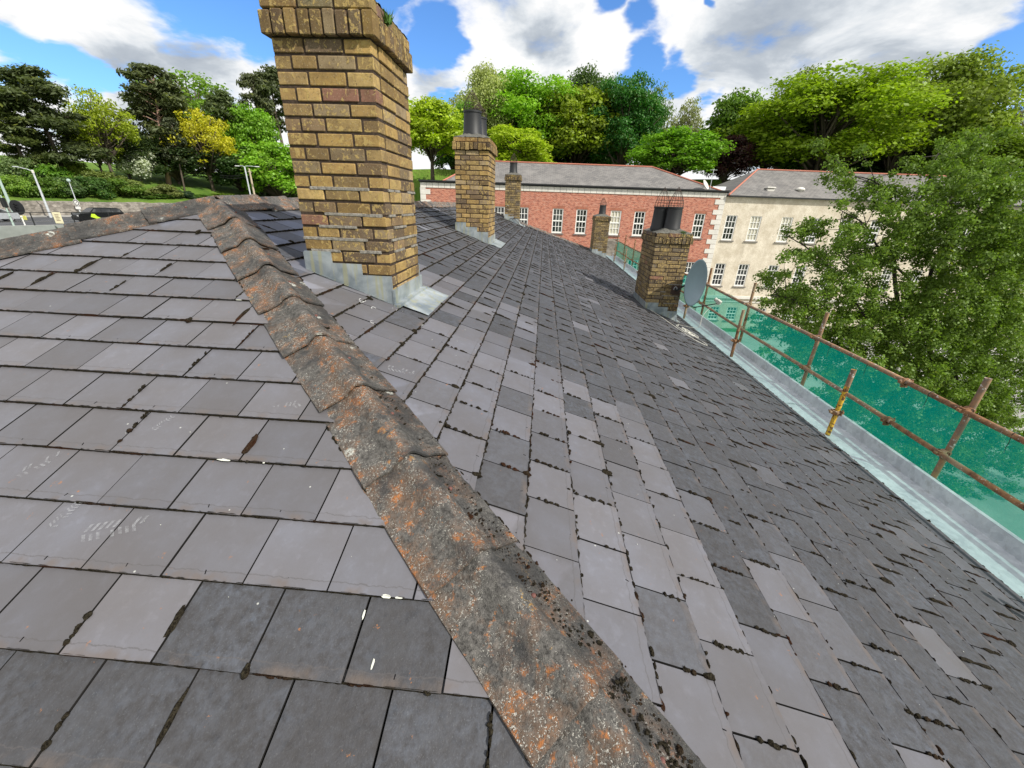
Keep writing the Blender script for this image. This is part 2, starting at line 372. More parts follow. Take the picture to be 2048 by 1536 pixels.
repoint = M_('cement_pointing', f_repoint); lead = M_('lead', f_lead); galv = M_('galvanised_steel', f_galv); rust = M_('rusty_tube', f_rust); tubeg = M_('scuffed_tube', f_tubegrey)
yel = M_('yellow_paint', f_yellow); netM = M_('debris_net', f_net); mossM = M_('moss', f_moss); leafM = M_('leaf', f_leaf); barkM = M_('bark', f_bark)
grassM = M_('grass', f_grass); asph = M_('asphalt', f_asph); conc = M_('concrete', f_conc); stoneM = M_('rubble_stone', f_stone)
tanM = M_('pebbledash', f_render_wall); redM = M_('red_brick', f_redbrick); farslate = M_('far_slate', f_farslate); glassM = M_('window_glass', f_glass)
underM = flat('roofing_felt', (.010, .010, .011), .95, spec=.1); white = flat('white_paint', (.78, .78, .75), .4, var=.05)
cream = flat('cream_stone', (.62, .60, .55), .8, sc=1.5); black = flat('black_plastic', (.011, .012, .014), .55); wire = flat('rusted_wire', (.05, .028, .02), .7)
dishM = flat('dish_grey', (.052, .078, .100), .5, var=.05); ltgrey = flat('grey_plastic', (.42, .43, .38), .5); cable = flat('white_cable', (.72, .70, .62), .5)
terra = flat('terracotta', (.42, .15, .10), .8); nailM = flat('rust_nail', (.13, .050, .040), .7, sc=60.); curtain = flat('curtain', (.50, .48, .38), .8, sc=3.)
carblk = flat('black_car_paint', (.012, .013, .015), .25, .3); carsil = flat('silver_car_paint', (.50, .53, .56), .3, .5); rubber = flat('rubber', (.02, .02, .02), .8)
lime = flat('lime_vinyl', (.45, .65, .03), .5); greyrender = flat('grey_render', (.22, .235, .235), .9, var=.2, sc=.8); polegrn = flat('pale_green_pole', (.36, .46, .42), .5)
dirtM = flat('mossy_cement', (.10, .098, .085), .95, var=.5, sc=25.); weedM = flat('weed', (.06, .13, .02), .8, var=.4); rim = flat('wheel_rim', (.4, .4, .42), .35, .6)
lampgl = flat('lamp_glass', (.6, .62, .6), .3)

# ------------------------------------------------------------------ the slate roofed house
W, G = .25, .203384
AL = .353705; CA, SA, TA = math.cos(AL), math.sin(AL), math.tan(AL)
LO = Vector((2.111, 1.928, -.544)); RO = Vector((1.141, .007, -1.042))
HC = -.757                      # near hip: y = x + HC
AX = 3.390; AY = AX+HC          # near apex
AZ = RO.z+(AY-RO.y)*TA
EY = RO.y-17*G*CA; EZ = RO.z-17*G*SA    # front eave
HALF = AY-EY; FX = 15.8          # far apex
def zr(y): return RO.z+(y-RO.y)*TA
rnd = random.Random(7)
house = thing('slate_roofed_house', (AX+5, AY, -9.5), 'long hipped grey slate roof in the foreground with lichened ridge tiles and brick chimneys', 'house')
def clip(poly, pred):
    out = []; n = len(poly)
    for i in range(n):
        a, b = poly[i], poly[(i+1) % n]; fa, fb = pred(a), pred(b)
        if fa >= 0: out.append(a)
        if (fa >= 0) != (fb >= 0):
            t = fa/(fa-fb); out.append(tuple(a[k]+t*(b[k]-a[k]) for k in range(len(a))))
    return out
def slope(name, O, du, dv, rows, u_of, u_rng, clips, typ_fn, skip=lambda u, v: False):
    """rows of real lapped slates. O origin, du along course, dv up slope; row k spans v in [-k*G, -k*G+G]"""
    nrm = du.cross(dv).normalized()
    V, F, Cc, UVs = [], [], [], []
    joints = []
    for k in rows:
        n0 = u_rng(k)
        for n in range(n0[0]-((n0[0]-k) % 2), n0[1], 2):
            u0 = n*W/2; g = .0030
            if skip(u0+W/2, -k*G): continue
            lift = rnd.uniform(-.0012, .0018); tl = rnd.uniform(-.0015, .0015); sk = rnd.gauss(0, .0012)
            quad = [(u0+g, -k*G+sk), (u0+W-g, -k*G-sk), (u0+W-g, -k*G+G+.03), (u0+g, -k*G+G+.03)]
            p = quad
            for c in clips:
                p = clip(p, c)
                if len(p) < 3: break
            if len(p) < 3: continue
            base = len(V); m = len(p)
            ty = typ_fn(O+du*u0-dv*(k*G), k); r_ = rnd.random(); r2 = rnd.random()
            def P(u, v, h): return O+du*u+dv*v+nrm*h
            top = []
            for (u, v) in p:
                t = (v+k*G)/G
                h = .0150+lift+tl*(u-u0-W/2)/W*2-.0105*t
                top.append(h); V.append(P(u, v, h))
            for (u, v), h in zip(p, top): V.append(P(u, v, h-.0075))
            fs = [list(range(base, base+m))]+[[base+i, base+m+i, base+m+(i+1) % m, base+(i+1) % m] for i in range(m)]
            Cc2 = []
            for f in fs:
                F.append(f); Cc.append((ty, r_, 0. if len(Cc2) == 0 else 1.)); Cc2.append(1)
                for ii in f:
                    u, v = p[(ii-base) % m]; UVs.append((min(u-u0, u0+W-u), v+k*G))
            joints.append((u0, -k*G))
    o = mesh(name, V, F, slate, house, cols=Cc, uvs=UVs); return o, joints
X_, Y_ = Vector((1, 0, 0)), Vector((0, 1, 0))
dvR = Vector((0, CA, SA)); dvL = Vector((CA, 0, SA)); duL = Vector((0, -1, 0))
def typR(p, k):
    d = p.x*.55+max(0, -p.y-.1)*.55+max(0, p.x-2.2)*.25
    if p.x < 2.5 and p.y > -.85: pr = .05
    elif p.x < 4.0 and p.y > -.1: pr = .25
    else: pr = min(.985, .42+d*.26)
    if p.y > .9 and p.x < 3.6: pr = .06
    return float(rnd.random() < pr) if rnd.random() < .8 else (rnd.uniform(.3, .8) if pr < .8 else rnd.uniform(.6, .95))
def typL(p, k):
    if k >= 9: return 1.0
    if k == 8: return 1.0 if .40 < p.y < 1.15 else 0.
    if k <= -3: return .25 if rnd.random() < .6 else 0.
    return rnd.choice([0, 0, 0, 0, .12])
mR = .05; mL = .05
# main slope, right of the ridge.  u = x-RO.x ; hip at x = y-HC ; y = RO.y+v*CA
cR = [lambda p: (RO.x+p[0])-(RO.y+p[1]*CA-HC)-mR, lambda p: -(RO.x+p[0]-FX-(AY-(RO.y+p[1]*CA)))-mR, lambda p: (AY-.03)-(RO.y+p[1]*CA)]
kmin = -int((AY-RO.y)/CA/G)-1
CH = [(2.715, 3.36, 1.0, 1.575), (7.67, 8.72, .985, 1.565), (16.2, 16.9, .93, 1.47), (8.25, 9.38, -2.79, -2.14), (19.5, 20.6, -2.93, -2.28)]
def rngR(k):
    y = RO.y-k*G*CA
    return int(((y-HC)-RO.x)/W*2)-6, int((FX+(AY-y)-RO.x)/W*2)+4
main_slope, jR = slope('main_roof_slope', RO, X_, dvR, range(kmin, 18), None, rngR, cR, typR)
# hip end, left of the near hip.  u = LO.y - y ; v along slope; x = LO.x+v*CA
cL = [lambda p: (LO.y-p[0])-(LO.x+p[1]*CA+HC)-mL, lambda p: (AY+(AX-(LO.x+p[1]*CA)))-(LO.y-p[0])-mL]
def rngL(k):
    x = LO.x-k*G*CA
    return int((LO.y-(AY+AX-x))/W*2)-4, int((LO.y-(x+HC))/W*2)+6
kLmin = -int((AX-LO.x)/CA/G)-1
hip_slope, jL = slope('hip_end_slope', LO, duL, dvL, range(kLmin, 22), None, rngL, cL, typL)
# back slope and far hip slope (out of sight: plain sheets), felt under everything, walls
e = .012
bx0, bx1 = AX-HALF, FX+HALF; by1 = AY+HALF
def zpl(x, y): return AZ-TA*max(0, AX-x, x-FX, abs(y-AY))
q = [(AX, AY, AZ), (FX, AY, AZ), (bx1, by1, EZ), (bx0, by1, EZ), (bx1, EY, EZ), (bx0, EY, EZ)]
mesh('back_roof_slope', q, [(0, 3, 2, 1), (1, 2, 4)], flat('plain_slate', (.12, .12, .13), .6, sc=8.), house)
q2 = [(a, b, c-e) for a, b, c in q]
mesh('roofing_felt', q2, [(0, 1, 4, 5), (0, 5, 3)], underM, house)
b = MB(); b.box((bx0+.2, EY-.02, -9.5), (bx1-.2, by1-.3, EZ-.12)); b.build('wall', tanM, house)
# --------------------------------------------------------------- ridge tiles
def tile_profile(flatten=False):
    """(side, height) across a roll-top tile; side<0 left"""
    e_ = -.033 if not flatten else -.046
    half = [(.168, e_), (.145, e_*.72+.003), (.12, e_*.42+.003), (.095, e_*.10+.003), (.073, .008), (.056, .020), (.044, .034), (.030, .047), (.015, .055)]
    pts = [(-x, h) for x, h in half]+[(0, .0575)]+[(x, h) for x, h in half[::-1]]
    return pts
def ridge_tiles(P0, P1, n, flatten, seed, name='ridge_tile'):
    rr = random.Random(seed); P0 = Vector(P0); P1 = Vector(P1); D = (P1-P0)/n; d = D.normalized()   # from low to high
    side = d.cross(Vector((0, 0, 1))).normalized(); upv = side.cross(d).normalized()
    pr = tile_profile(flatten)
    for i in range(n):
        a = P0+D*i-d*.025; L = D.length+.045
        j = rr.uniform(-.006, .006); tw = rr.gauss(0, .010); lf = rr.uniform(-.003, .003)
        V = []; N = 12; K = len(pr)
        th = .010
        for t in range(N+1):
            s_ = t/N; lift = (.017)*(1-s_)+lf
            if s_ < .09: lift += .003
            for (x, h) in pr:
                wob = .0014*math.sin(31*s_*1.3+x*60+i*3)+rr.gauss(0, .0005)
                V.append(a+d*(L*s_+(rr.gauss(0, .0022) if t == 0 else 0))+side*(x+j+tw*(s_-.5)+rr.gauss(0, .0006))+upv*(h+lift+wob))
        top = len(V)
        for t in range(N+1):
            for x in range(K): V.append(V[t*K+x]-upv*th)
        F = [[t*K+x, t*K+x+1, (t+1)*K+x+1, (t+1)*K+x] for t in range(N) for x in range(K-1)]
        F += [[top+c for c in f[::-1]] for f in F]
        F += [[x, top+x, top+x+1, x+1] for x in range(K-1)]
        F += [[t*K, (t+1)*K, top+(t+1)*K, top+t*K] for t in range(N)]+[[t*K+K-1, top+t*K+K-1, top+(t+1)*K+K-1, (t+1)*K+K-1] for t in range(N)]
        F += [[N*K+x, N*K+x+1, top+N*K+x+1, top+N*K+x] for x in range(K-1)]
        c = (rr.random(), rr.random(), rr.random())
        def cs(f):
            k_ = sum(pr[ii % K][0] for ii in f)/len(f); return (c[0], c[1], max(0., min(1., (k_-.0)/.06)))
        o = mesh(name, V, F, ridgeM, house, cols=[cs(f) for f in F], smooth=True)
        mt = o.modifiers.new('es', 'EDGE_SPLIT'); mt.split_angle = R(50)
        p = a+d*(L*.55)+side*.062*(1 if name == 'hip_tile' else 0)+upv*.020
        nb = MB(); nb.lathe([(.0, .008), (.004, .0078), (.0070, .006), (.0078, .002), (.006, -.004)], (0, 0, 0), 10)
        if (p.length < 9):
            nb.v = [p+Vector(v) for v in nb.v]; nb.build('nail_head', nailM, o, smooth=True)
ap = Vector((AX, AY, AZ))
lo = ap+Vector((-1, -1, -TA))*(5.504)
ridge_tiles(lo, ap+Vector((-1, -1, -TA))*.068, 18, False, 3, 'hip_tile')
lo2 = ap+Vector((-1, 1, -TA))*(.302*18)
ridge_tiles(lo2, ap+Vector((-.02, .02, 0)), 18, False, 4, 'hip_tile')
ridge_tiles(Vector((FX, AY, AZ)), ap, 28, True, 5)
fa = Vector((FX, AY, AZ)); ridge_tiles(fa+Vector((1, -1, -TA))*(.302*19), fa, 19, False, 6, 'hip_tile')
# --------------------------------------------------------------- gutter
b = MB()
gx0, gx1 = bx0-.3, bx1+.6
yF, yB, zS = -3.43, -3.665, -2.292
segs = [gx0, 2.05, 5.0, 8.0, 11.0, 14.0, 17.0, 20.0, gx1]
for i in range(len(segs)-1):
    x0, x1 = segs[i]+.002, segs[i+1]-.002; j = i*.0012
    b.add([(x0, EY+.05, EZ-.012), (x1, EY+.05, EZ-.012), (x1, EY-.045, EZ-.045+j*0), (x0, EY-.045, EZ-.045)], [(0, 3, 2, 1)])
    pts = [(EY-.03, zS+.028), (yF, zS+.020), (yF-.003, zS+.012), (yB, zS+j), (yB-.004, zS+.128+j), (yB-.034, zS+.132+j), (yB-.036, zS-.05)]
    V = [(x, y, z) for x in (x0, x1) for y, z in pts]; n = len(pts)
    b.add(V, [(k, k+1, n+k+1, n+k) for k in range(n-1)])
    b.box((x1-.01, yB-.036, zS+.134+j), (x1+.012, yB+.002, zS+.139+j))
    b.box((x1-.016, EY-.05, zS+.030), (x1+.016, yF+.0, zS+.033))
b.build('gutter', galv, house)
b = MB(); b.box((gx0, EY-.02, EZ-.25), (gx1, EY+.005, EZ-.06)); b.build('fascia', underM, house)
# --------------------------------------------------------------- chimneys
PAL = [(.26, .17, .065), (.31, .205, .08), (.20, .135, .06), (.36, .25, .10), (.17, .115, .065), (.27, .175, .065), (.23, .17, .10), (.33, .215, .075), (.14, .10, .065), (.29, .20, .085), (.30, .225, .13)]
PALD = [(.16, .12, .06), (.20, .15, .08), (.12, .09, .055), (.24, .185, .10), (.10, .08, .055), (.19, .14, .07), (.145, .12, .09)]
def chimney(i, zc, label, pots, seed, pal=PAL, cages=True, mound=.10):
    x0, x1, y0, y1 = CH[i]; rr = random.Random(seed); H = .075
    zb = zr(y0)-.1; b = MB(); nC = int((zc-zb)/H)
    for k in range(nC):
        z1 = zc-k*H-.010; z0 = z1-H+.0125
        even = k % 2 == 0
        def run(a0, a1, mk, off):
            p = a0-off
            while p < a1-.01:
                q_ = min(p+.2245, a1); s = max(p, a0)
                if a1-q_ < .06 and q_ < a1: q_ = a1
                if q_-s > .03:
                    c = rr.choice(pal); kf = rr.uniform(.75, 1.45)
                    if rr.random() < .02: c = (.24, .12, .085)
                    mk(s+.0062, q_-.0062, tuple(t*kf for t in c))
                p = q_ if q_ == a1 else p+.2245
        d = .1
        g = lambda: rr.gauss(0, .0016)
        xa, xb = (x0, x1) if not even else (x0+d, x1-d)
        ya, yb = (y0, y1) if even else (y0+d, y1-d)
        run(ya, yb, lambda s, t, c: b.box((x0+g(), s, z0+g()), (x0+d-.004, t, z1+g()), c, .004), .06 if even else .0)
        run(ya, yb, lambda s, t, c: b.box((x1-d+.004, s, z0+g()), (x1+g(), t, z1+g()), c, .004), .0)
        run(xa, xb, lambda s, t, c: b.box((s, y0+g(), z0+g()), (t, y0+d-.004, z1+g()), c, .004), .11 if not even else 0)
        run(xa, xb, lambda s, t, c: b.box((s, y1-d+.004, z0+g()), (t, y1+g(), z1+g()), c, .004), .05)
    ch = b.build('chimney', brickM, house); ch['label'] = label
    mb = MB(); mb.box((x0+.007, y0+.007, zb), (x1-.007, y1-.007, zc+.0))
    # cap: soldier course standing proud, a course above set back, cement flaunching
    b = MB(); pr = .034
    def sold(a0, a1, mk):
        n = round((a1-a0)/.073); st = (a1-a0)/n
        for j in range(n):
            c = rr.choice(pal); kf = rr.uniform(.4, .9); mk(a0+j*st+.005, a0+(j+1)*st-.005, tuple(t*kf for t in c))
    g = lambda: rr.gauss(0, .003)
    X0, X1, Y0, Y1 = x0-pr, x1+pr, y0-pr, y1+pr; za, zt = zc, zc+.108
    sold(Y0, Y1, lambda s, t, c: b.box((X0+g(), s, za+g()), (X0+.1, t, zt+g()), c, .005))
    sold(Y0, Y1, lambda s, t, c: b.box((X1-.1, s, za+g()), (X1+g(), t, zt+g()), c, .005))
    sold(X0+.1, X1-.1, lambda s, t, c: b.box((s, Y0+g(), za+g()), (t, Y0+.1, zt+g()), c, .005))
    sold(X0+.1, X1-.1, lambda s, t, c: b.box((s, Y1-.1, za+g()), (t, Y1+g(), zt+g()), c, .005))
    sb = .018; z2 = zt+.072
    for (a0, a1, f_) in ((y0-sb, y1+sb, 0), (y0-sb, y1+sb, 1), (x0-sb+.1, x1+sb-.1, 2), (x0-sb+.1, x1+sb-.1, 3)):
        n = max(1, round((a1-a0)/.215)); st = (a1-a0)/n
        for j in range(n):
            s, t = a0+j*st+.004, a0+(j+1)*st-.004; c = tuple(v*rr.uniform(.6, .9) for v in rr.choice(pal))
            bb = [((x0-sb, s), (x0-sb+.096, t)), ((x1+sb-.096, s), (x1+sb, t)), ((s, y0-sb), (t, y0-sb+.1)), ((s, y1+sb-.1), (t, y1+sb))][f_]
            b.box((bb[0][0]+g(), bb[0][1]+g(), zt+.008), (bb[1][0]+g(), bb[1][1]+g(), z2+g()), c, .006)
    b.build('chimney_cap', brickM, ch)
    b = MB(); b.box((X0+.012, Y0+.012, zc+.006), (X1-.012, Y1-.012, zt-.004)); b.box((x0-sb+.008, y0-sb+.008, zt-.004), (x1+sb-.008, y1+sb-.008, z2-.008))
    b.build('cap_mortar', mortarM, ch)
    # flaunching
    nx, ny = 26, 18; V = []
    for a in range(nx+1):
        for c_ in range(ny+1):
            s, t = a/nx, c_/ny; e_ = min(s*(x1-x0), (1-s)*(x1-x0), t*(y1-y0), (1-t)*(y1-y0))
            V.append((x0-sb+s*(x1-x0+2*sb), y0-sb+t*(y1-y0+2*sb), z2-.006+min(mound, e_*.42+.008)+rr.gauss(0, .004)))
    n = ny+1
    mesh('flaunching', V, [[a*n+c_, (a+1)*n+c_, (a+1)*n+c_+1, a*n+c_+1] for a in range(nx) for c_ in range(ny)], dirtM, ch, smooth=True)
    ztop = z2+mound*.8
    for pi, (u, v, r, h, cg) in enumerate(pots):
        px_, py_ = x0+(x1-x0)*u, y0+(y1-y0)*v
        b = MB(); b.lathe([(r*.72, .0), (r*1.18, -.03), (r*1.16, .03), (r*1.10, .045), (r*1.0, h-.05), (r*1.0, h-.035), (r*1.07, h-.03), (r*1.07, h), (r*.9, h), (r*.88, h-.3)], (px_, py_, ztop-.02), 28)
        pt = b.build('chimney_pot', black, ch, smooth=True); md = pt.modifiers.new('es', 'EDGE_SPLIT'); md.split_angle = R(35)
        if cg:
            b = MB(); zt_ = ztop+h-.02; cr = r*1.02; ch_ = cg
            for j in range(14):
                t = 2*math.pi*j/14; ca, sa = math.cos(t), math.sin(t)
                pp = [(px_+ca*cr*f, py_+sa*cr*f, zt_+z) for f, z in ((.96, -.03), (1.0, .05), (.72, ch_*.55), (.30, ch_*.93))]
                if j % 3 == 0: pp.append((px_+ca*.004, py_+sa*.004, zt_+ch_*1.12))
                b.tube(pp, .0032 if i in (1, 2, 4) else .003, 5)
            for z, f in ((.02, 1.0), (.06, .99), (.11, .93), (ch_*.93, .30)):
                b.tube([(px_+math.cos(t*math.pi/8)*cr*f, py_+math.sin(t*math.pi/8)*cr*f, zt_+z) for t in range(17)], .0035, 5)
            b.build('bird_guard', wire, ch)
    # stepped lead flashing on the two rake faces, apron on the low face
    b = MB(); t_ = .012
    for xs, sg in ((x0, -1), (x1, 1)):
        ya = y0
        while ya < y1-.01:
            yb_ = min(ya+.2, y1); top = zc-math.floor((zc-(zr((ya+yb_)/2)+.135))/H)*H-.006+rr.uniform(-.004, .004)
            xo = xs+sg*t_
            V = [(xo, ya-.001, zr(ya)-.02), (xo, yb_+.012, zr(yb_)-.02), (xo-sg*.003, yb_+.006, top), (xo-sg*.003, ya, top)]
            V += [(xs, p[1], p[2]) for p in V]
            b.add(V, [(0, 1, 2, 3), (4, 7, 6, 5), (3, 2, 6, 7), (0, 3, 7, 4), (1, 5, 6, 2)])
            b.add([(xs+sg*.022, ya, zr(ya)+.016), (xs+sg*.022, yb_, zr(yb_)+.016), (xo, yb_, zr(yb_)+.022), (xo, ya, zr(ya)+.022)], [(0, 1, 2, 3), (0, 3, 2, 1)])
            ya = yb_
    z0_ = zr(y0)
    b.box((x0-t_-.004, y0-t_-.001, z0_-.03), (x1+t_+.004, y0-.001, z0_+.115))
    b.box((x0-t_, y1, zr(y1)-.02), (x1+t_, y1+t_, zr(y1)+.13))
    lead_w = .07 if i not in (0, 1) else .045
    b.build('flashing', lead, ch)
    ax0, ax1, ay = (x0+.03, x1+.06, .215) if i < 3 else (x0-.03, x1+.05, .10)
    b = MB(); nn = 10; V = []
    for a in range(nn+1):
        for c_ in range(5):
            yy = y0-.012-ay*c_/4; xx = ax0+(ax1-ax0)*a/nn+rr.gauss(0, .002)
            V.append((xx, yy, zr(yy)+.024+rr.gauss(0, .0015)))
    b.add(V, [[a*5+c_, a*5+c_+1, (a+1)*5+c_+1, (a+1)*5+c_] for a in range(nn) for c_ in range(4)])
    b.box((x0-t_-.03, y0-t_-.04, z0_-.0), (x1+t_+.02, y0-t_, z0_+.020))
    b.build('lead_apron', lead, ch)
    if i in (0, 2, 4, 3):      # grey cement repointing low on the stack
        b = mb
        for k in range(16 if i == 0 else 7):
            kk = rr.choice([2, 3, 3, 4, 5, 5, 7]); row = zc-(int((zc-zr(y1)-.16)/H)-kk+3)*H
            s = rr.uniform(y0, y1-.15); L = rr.uniform(.08, .30); e2 = min(y1, s+L)
            if row > zr(s)+.12: b.box((x0-.0026-rr.uniform(0, .0018), s, row-.011-rr.uniform(0, .003)), (x0+.01, e2, row+.003+rr.uniform(0, .004)), bev=.002, m=1)
            s = rr.uniform(x0, x1-.15); e2 = min(x1, s+L)
            if row > zr(y0)+.12: b.box((s, y0-.0026-rr.uniform(0, .0018), row-.012), (e2, y0+.01, row+.004), bev=.002, m=1)
    mb.build('mortar', [mortarM, repoint], ch)
    return ch, z2
c1, _ = chimney(0, .808, 'large square yellow brick chimney, the nearest one, its top cut off by the picture edge', [], 11)
c2, _ = chimney(1, .808, 'yellow brick chimney with two tall black pots, second along the ridge', [(.30, .55, .145, .36, .26), (.70, .48, .14, .34, .20)], 12)
c3, _ = chimney(2, .790, 'small far yellow brick chimney with one black pot near the far hip', [(.45, .52, .13, .34, .28)], 13, PALD)
c4, _ = chimney(3, -.583, 'squat brick chimney by the gutter with two black pots and wire bird guards', [(.24, .50, .135, .40, .30), (.44, .80, .135, .40, .30)], 14, PALD)
c5, _ = chimney(4, -.54, 'small low brick chimney at the far corner of the roof above the scaffold', [(.35, .52, .14, .40, .28)], 15, PALD)
# weeds on the chimney caps
def tuft(p, n, h, parent, seed):
    rr = random.Random(seed); b = MB()
    for _ in range(n):
        a = Vector((rr.gauss(0, .35), rr.gauss(0, .35), 1)).normalized(); L = h*rr.uniform(.4, 1); s = Vector((rr.uniform(-1, 1), rr.uniform(-1, 1), 0)).normalized()*.006
        o = Vector(p)+Vector((rr.gauss(0, .02), rr.gauss(0, .02), 0)); b.add([o-s, o+s, o+a*L+Vector((0, 0, -.1*L))], [(0, 1, 2)])
    b.build('weed', weedM, parent)
tuft((2.73, 1.30, .98), 60, .05, c1, 1); tuft((2.92, .99, .93), 130, .09, c1, 2); tuft((8.28, -2.62, -.43), 200, .12, c4, 3); tuft((8.3, -2.2, -.46), 200, .10, c4, 4)
# --------------------------------------------------------------- moss, dust and chalk on the slates
I1, F1 = ico(2)
def blobs(L, name, mat, parent=None, seed=1, kind=None, lbl=None, cat=None):
    rg = np.random.default_rng(seed); VV = []; FF = []; n = 0; F1a = np.array(F1)
    for (p, a, b_, c_, sa, sb_, sc_) in L:
        ns = 1+rg.normal(0, .16, len(I1))[:, None]
        v = I1*ns; P = np.array(p)+v[:, :1]*np.array(a)*sa+v[:, 1:2]*np.array(b_)*sb_+v[:, 2:]*np.array(c_)*sc_
        VV.append(P); FF.append(F1a+n); n += len(I1)
    o = mesh(name, np.concatenate(VV), np.concatenate(FF), mat, parent, smooth=False); return o
rr = random.Random(21); L = []
def inch(p, m=.02): return any(a-m < p.x < b_+m and c_-m < p.y < d_+m for a, b_, c_, d_ in CH)
for (J, O, du, dv, side) in ((jR, RO, X_, dvR, 'R'), (jL, LO, duL, dvL, 'L')):
    nrm = du.cross(dv).normalized()
    for (u0, v0) in J:
        p0 = O+du*u0+dv*v0
        if side == 'R': ok = p0.x > p0.y-HC+.18 and p0.x < FX+AY-p0.y-.15
        else: ok = p0.y > p0.x+HC+.14 and p0.y < AY+AX-p0.x-.1
        if not ok or inch(p0): continue
        far = p0.length
        pj = .66 if side == 'R' else .20
        if p0.y > .6 and side == 'R' and p0.x < 5: pj = .12
        if side == 'R' and p0.x > 5: pj = .75
        def put(u, v, lu, lv, h):
            L.append((p0+du*u+dv*v+nrm*.0135, du, dv, nrm, lu, lv, h))
        if rr.random() < pj:      # moss packed in the side joint, mostly near its lower end
            k = rr.choice([1, 2, 3, 4]) if far < 4 else 2; v = rr.uniform(.004, .05)
            for _ in range(k):
                ln = rr.uniform(.008, .040) if far < 4 else rr.uniform(.018, .055)
                w_ = rr.uniform(.0035, .0100)*(1.2 if side == 'R' else 1)*(1.35 if far > 5 else 1)
                for _q in range(max(1, int(ln/.008))) if far < 3 else range(1):
                    if far < 3: put(rr.gauss(0, .002), v+ln*2*rr.random(), w_*rr.uniform(.6, 1.1), rr.uniform(.005, .012), rr.uniform(.003, .008))
                    else: put(rr.gauss(0, .0015), v+ln, w_, ln, rr.uniform(.003, .008))
                v += ln*1.7
                if v > .17: break
        if rr.random() < (.07 if side == 'L' else .16):   # a fat cushion
            put(0, rr.uniform(-.006, .03), rr.uniform(.009, .018), rr.uniform(.014, .036), rr.uniform(.008, .015))
        if side == 'L' and rr.random() < .10:
            put(rr.gauss(0, .002), rr.uniform(.04, .12), rr.uniform(.007, .012), rr.uniform(.035, .075), rr.uniform(.006, .010))
        # crumbs along the tail
        if side == 'R':
            dens = .42 if p0.x < 6 else .55
            if p0.y > .8 and p0.x < 4.5: dens = .15
            for t in range(10):
                if rr.random() < dens*(.6 if t % 3 else 1):
                    put(W*t/10+rr.uniform(0, .02), rr.uniform(-.008, .001), rr.uniform(.005, .017), rr.uniform(.0030, .0075), rr.uniform(.003, .008))
        elif rr.random() < .2:
            for t in range(rr.randint(1, 5)): put(rr.uniform(0, W), rr.uniform(-.005, 0), rr.uniform(.004, .011), rr.uniform(.0018, .004), rr.uniform(.002, .005))
# ragged line of dirt, moss and painted recess shade under every tail of the main slope, thinner on the hip end
rib = MB(); rr = random.Random(31)
for (J, O, du, dv, side) in ((jR, RO, X_, dvR, 'R'), (jL, LO, duL, dvL, 'L')):
    nrm = du.cross(dv).normalized()
    for (u0, v0) in J:
        p0 = O+du*u0+dv*v0
        if side == 'R': ok = p0.x > p0.y-HC+.12 and p0.x < FX+AY-p0.y-.3
        else: ok = p0.y > p0.x+HC+.12 and p0.y < AY+AX-p0.x-.1
        if not ok or inch(p0+du*.12, .05): continue
        base = (.0055 if side == 'R' else .0011)*(1+.10*max(0, p0.length-2)); up_ = 0; lo = []; hi = []
        N_ = 18 if p0.length < 5 else 8
        for t in range(N_+1):
            w_ = base*max(.12, rr.gauss(1, .55)); u = W*t/N_
            hh = min(1., w_/base)
            P_ = p0+du*u+dv*(.0022*hh-.0006); Q_ = p0+du*u-dv*(w_+.001)
            lo.append(Q_+nrm*.0050); hi.append(P_+nrm*(.0075+.0098*hh))
        n_ = len(lo); rib.add(lo+hi, [[t, t+1, n_+t+1, n_+t] for t in range(n_-1)])
ro = mesh('dirt_shade_line', rib.v, rib.f, mossM); tag(ro, 'thin ragged lines of dark dirt, moss and painted shade under the slate tails', 'moss', kind='stuff')
# cushions along the edge of the near hip tiles
for k in range(90):
    x = rr.uniform(0, 3.2)**1.0; s = rr.choice([1, 1, 1, -1]); y = x+HC
    p = Vector((x+s*.118*1, y-s*.118, 0)); p.z = zr(p.y)+.012 if s > 0 else LO.z+(p.x-LO.x)*TA+.012
    dd = Vector((1, 1, TA)).normalized(); sd = Vector((1, -1, 0)).normalized()
    L.append((p, dd, sd, Vector((0, 0, 1)), rr.uniform(.004, .016), rr.uniform(.003, .006), rr.uniform(.003, .007)))
# knobbly moss patches on the right wing of the near hip tiles
for k in range(1100):
    cx = rr.choice([.55, .62, .75, .42, .95, 1.15, 1.45, .30, .50, .68, .2, .85, .36, .1]); x = cx+rr.gauss(0, .075); off = abs(rr.gauss(.057, .024)); y = x+HC
    p = Vector((x+off, y-off, 0)); p.z = AZ-TA*(AX-x)-off*TA*.5+.046-off*.30
    q1 = min(.009, rr.lognormvariate(-6.15, .55)); L.append((p, X_, Y_, Vector((0, 0, 1)), q1*rr.uniform(.7, 1.5), q1, q1*rr.uniform(.4, .8)))
mo = blobs(L, 'moss', mossM, None, 5)
tag(mo, 'dark brown moss packed in the joints and along the tails of the slates', 'moss', kind='stuff')
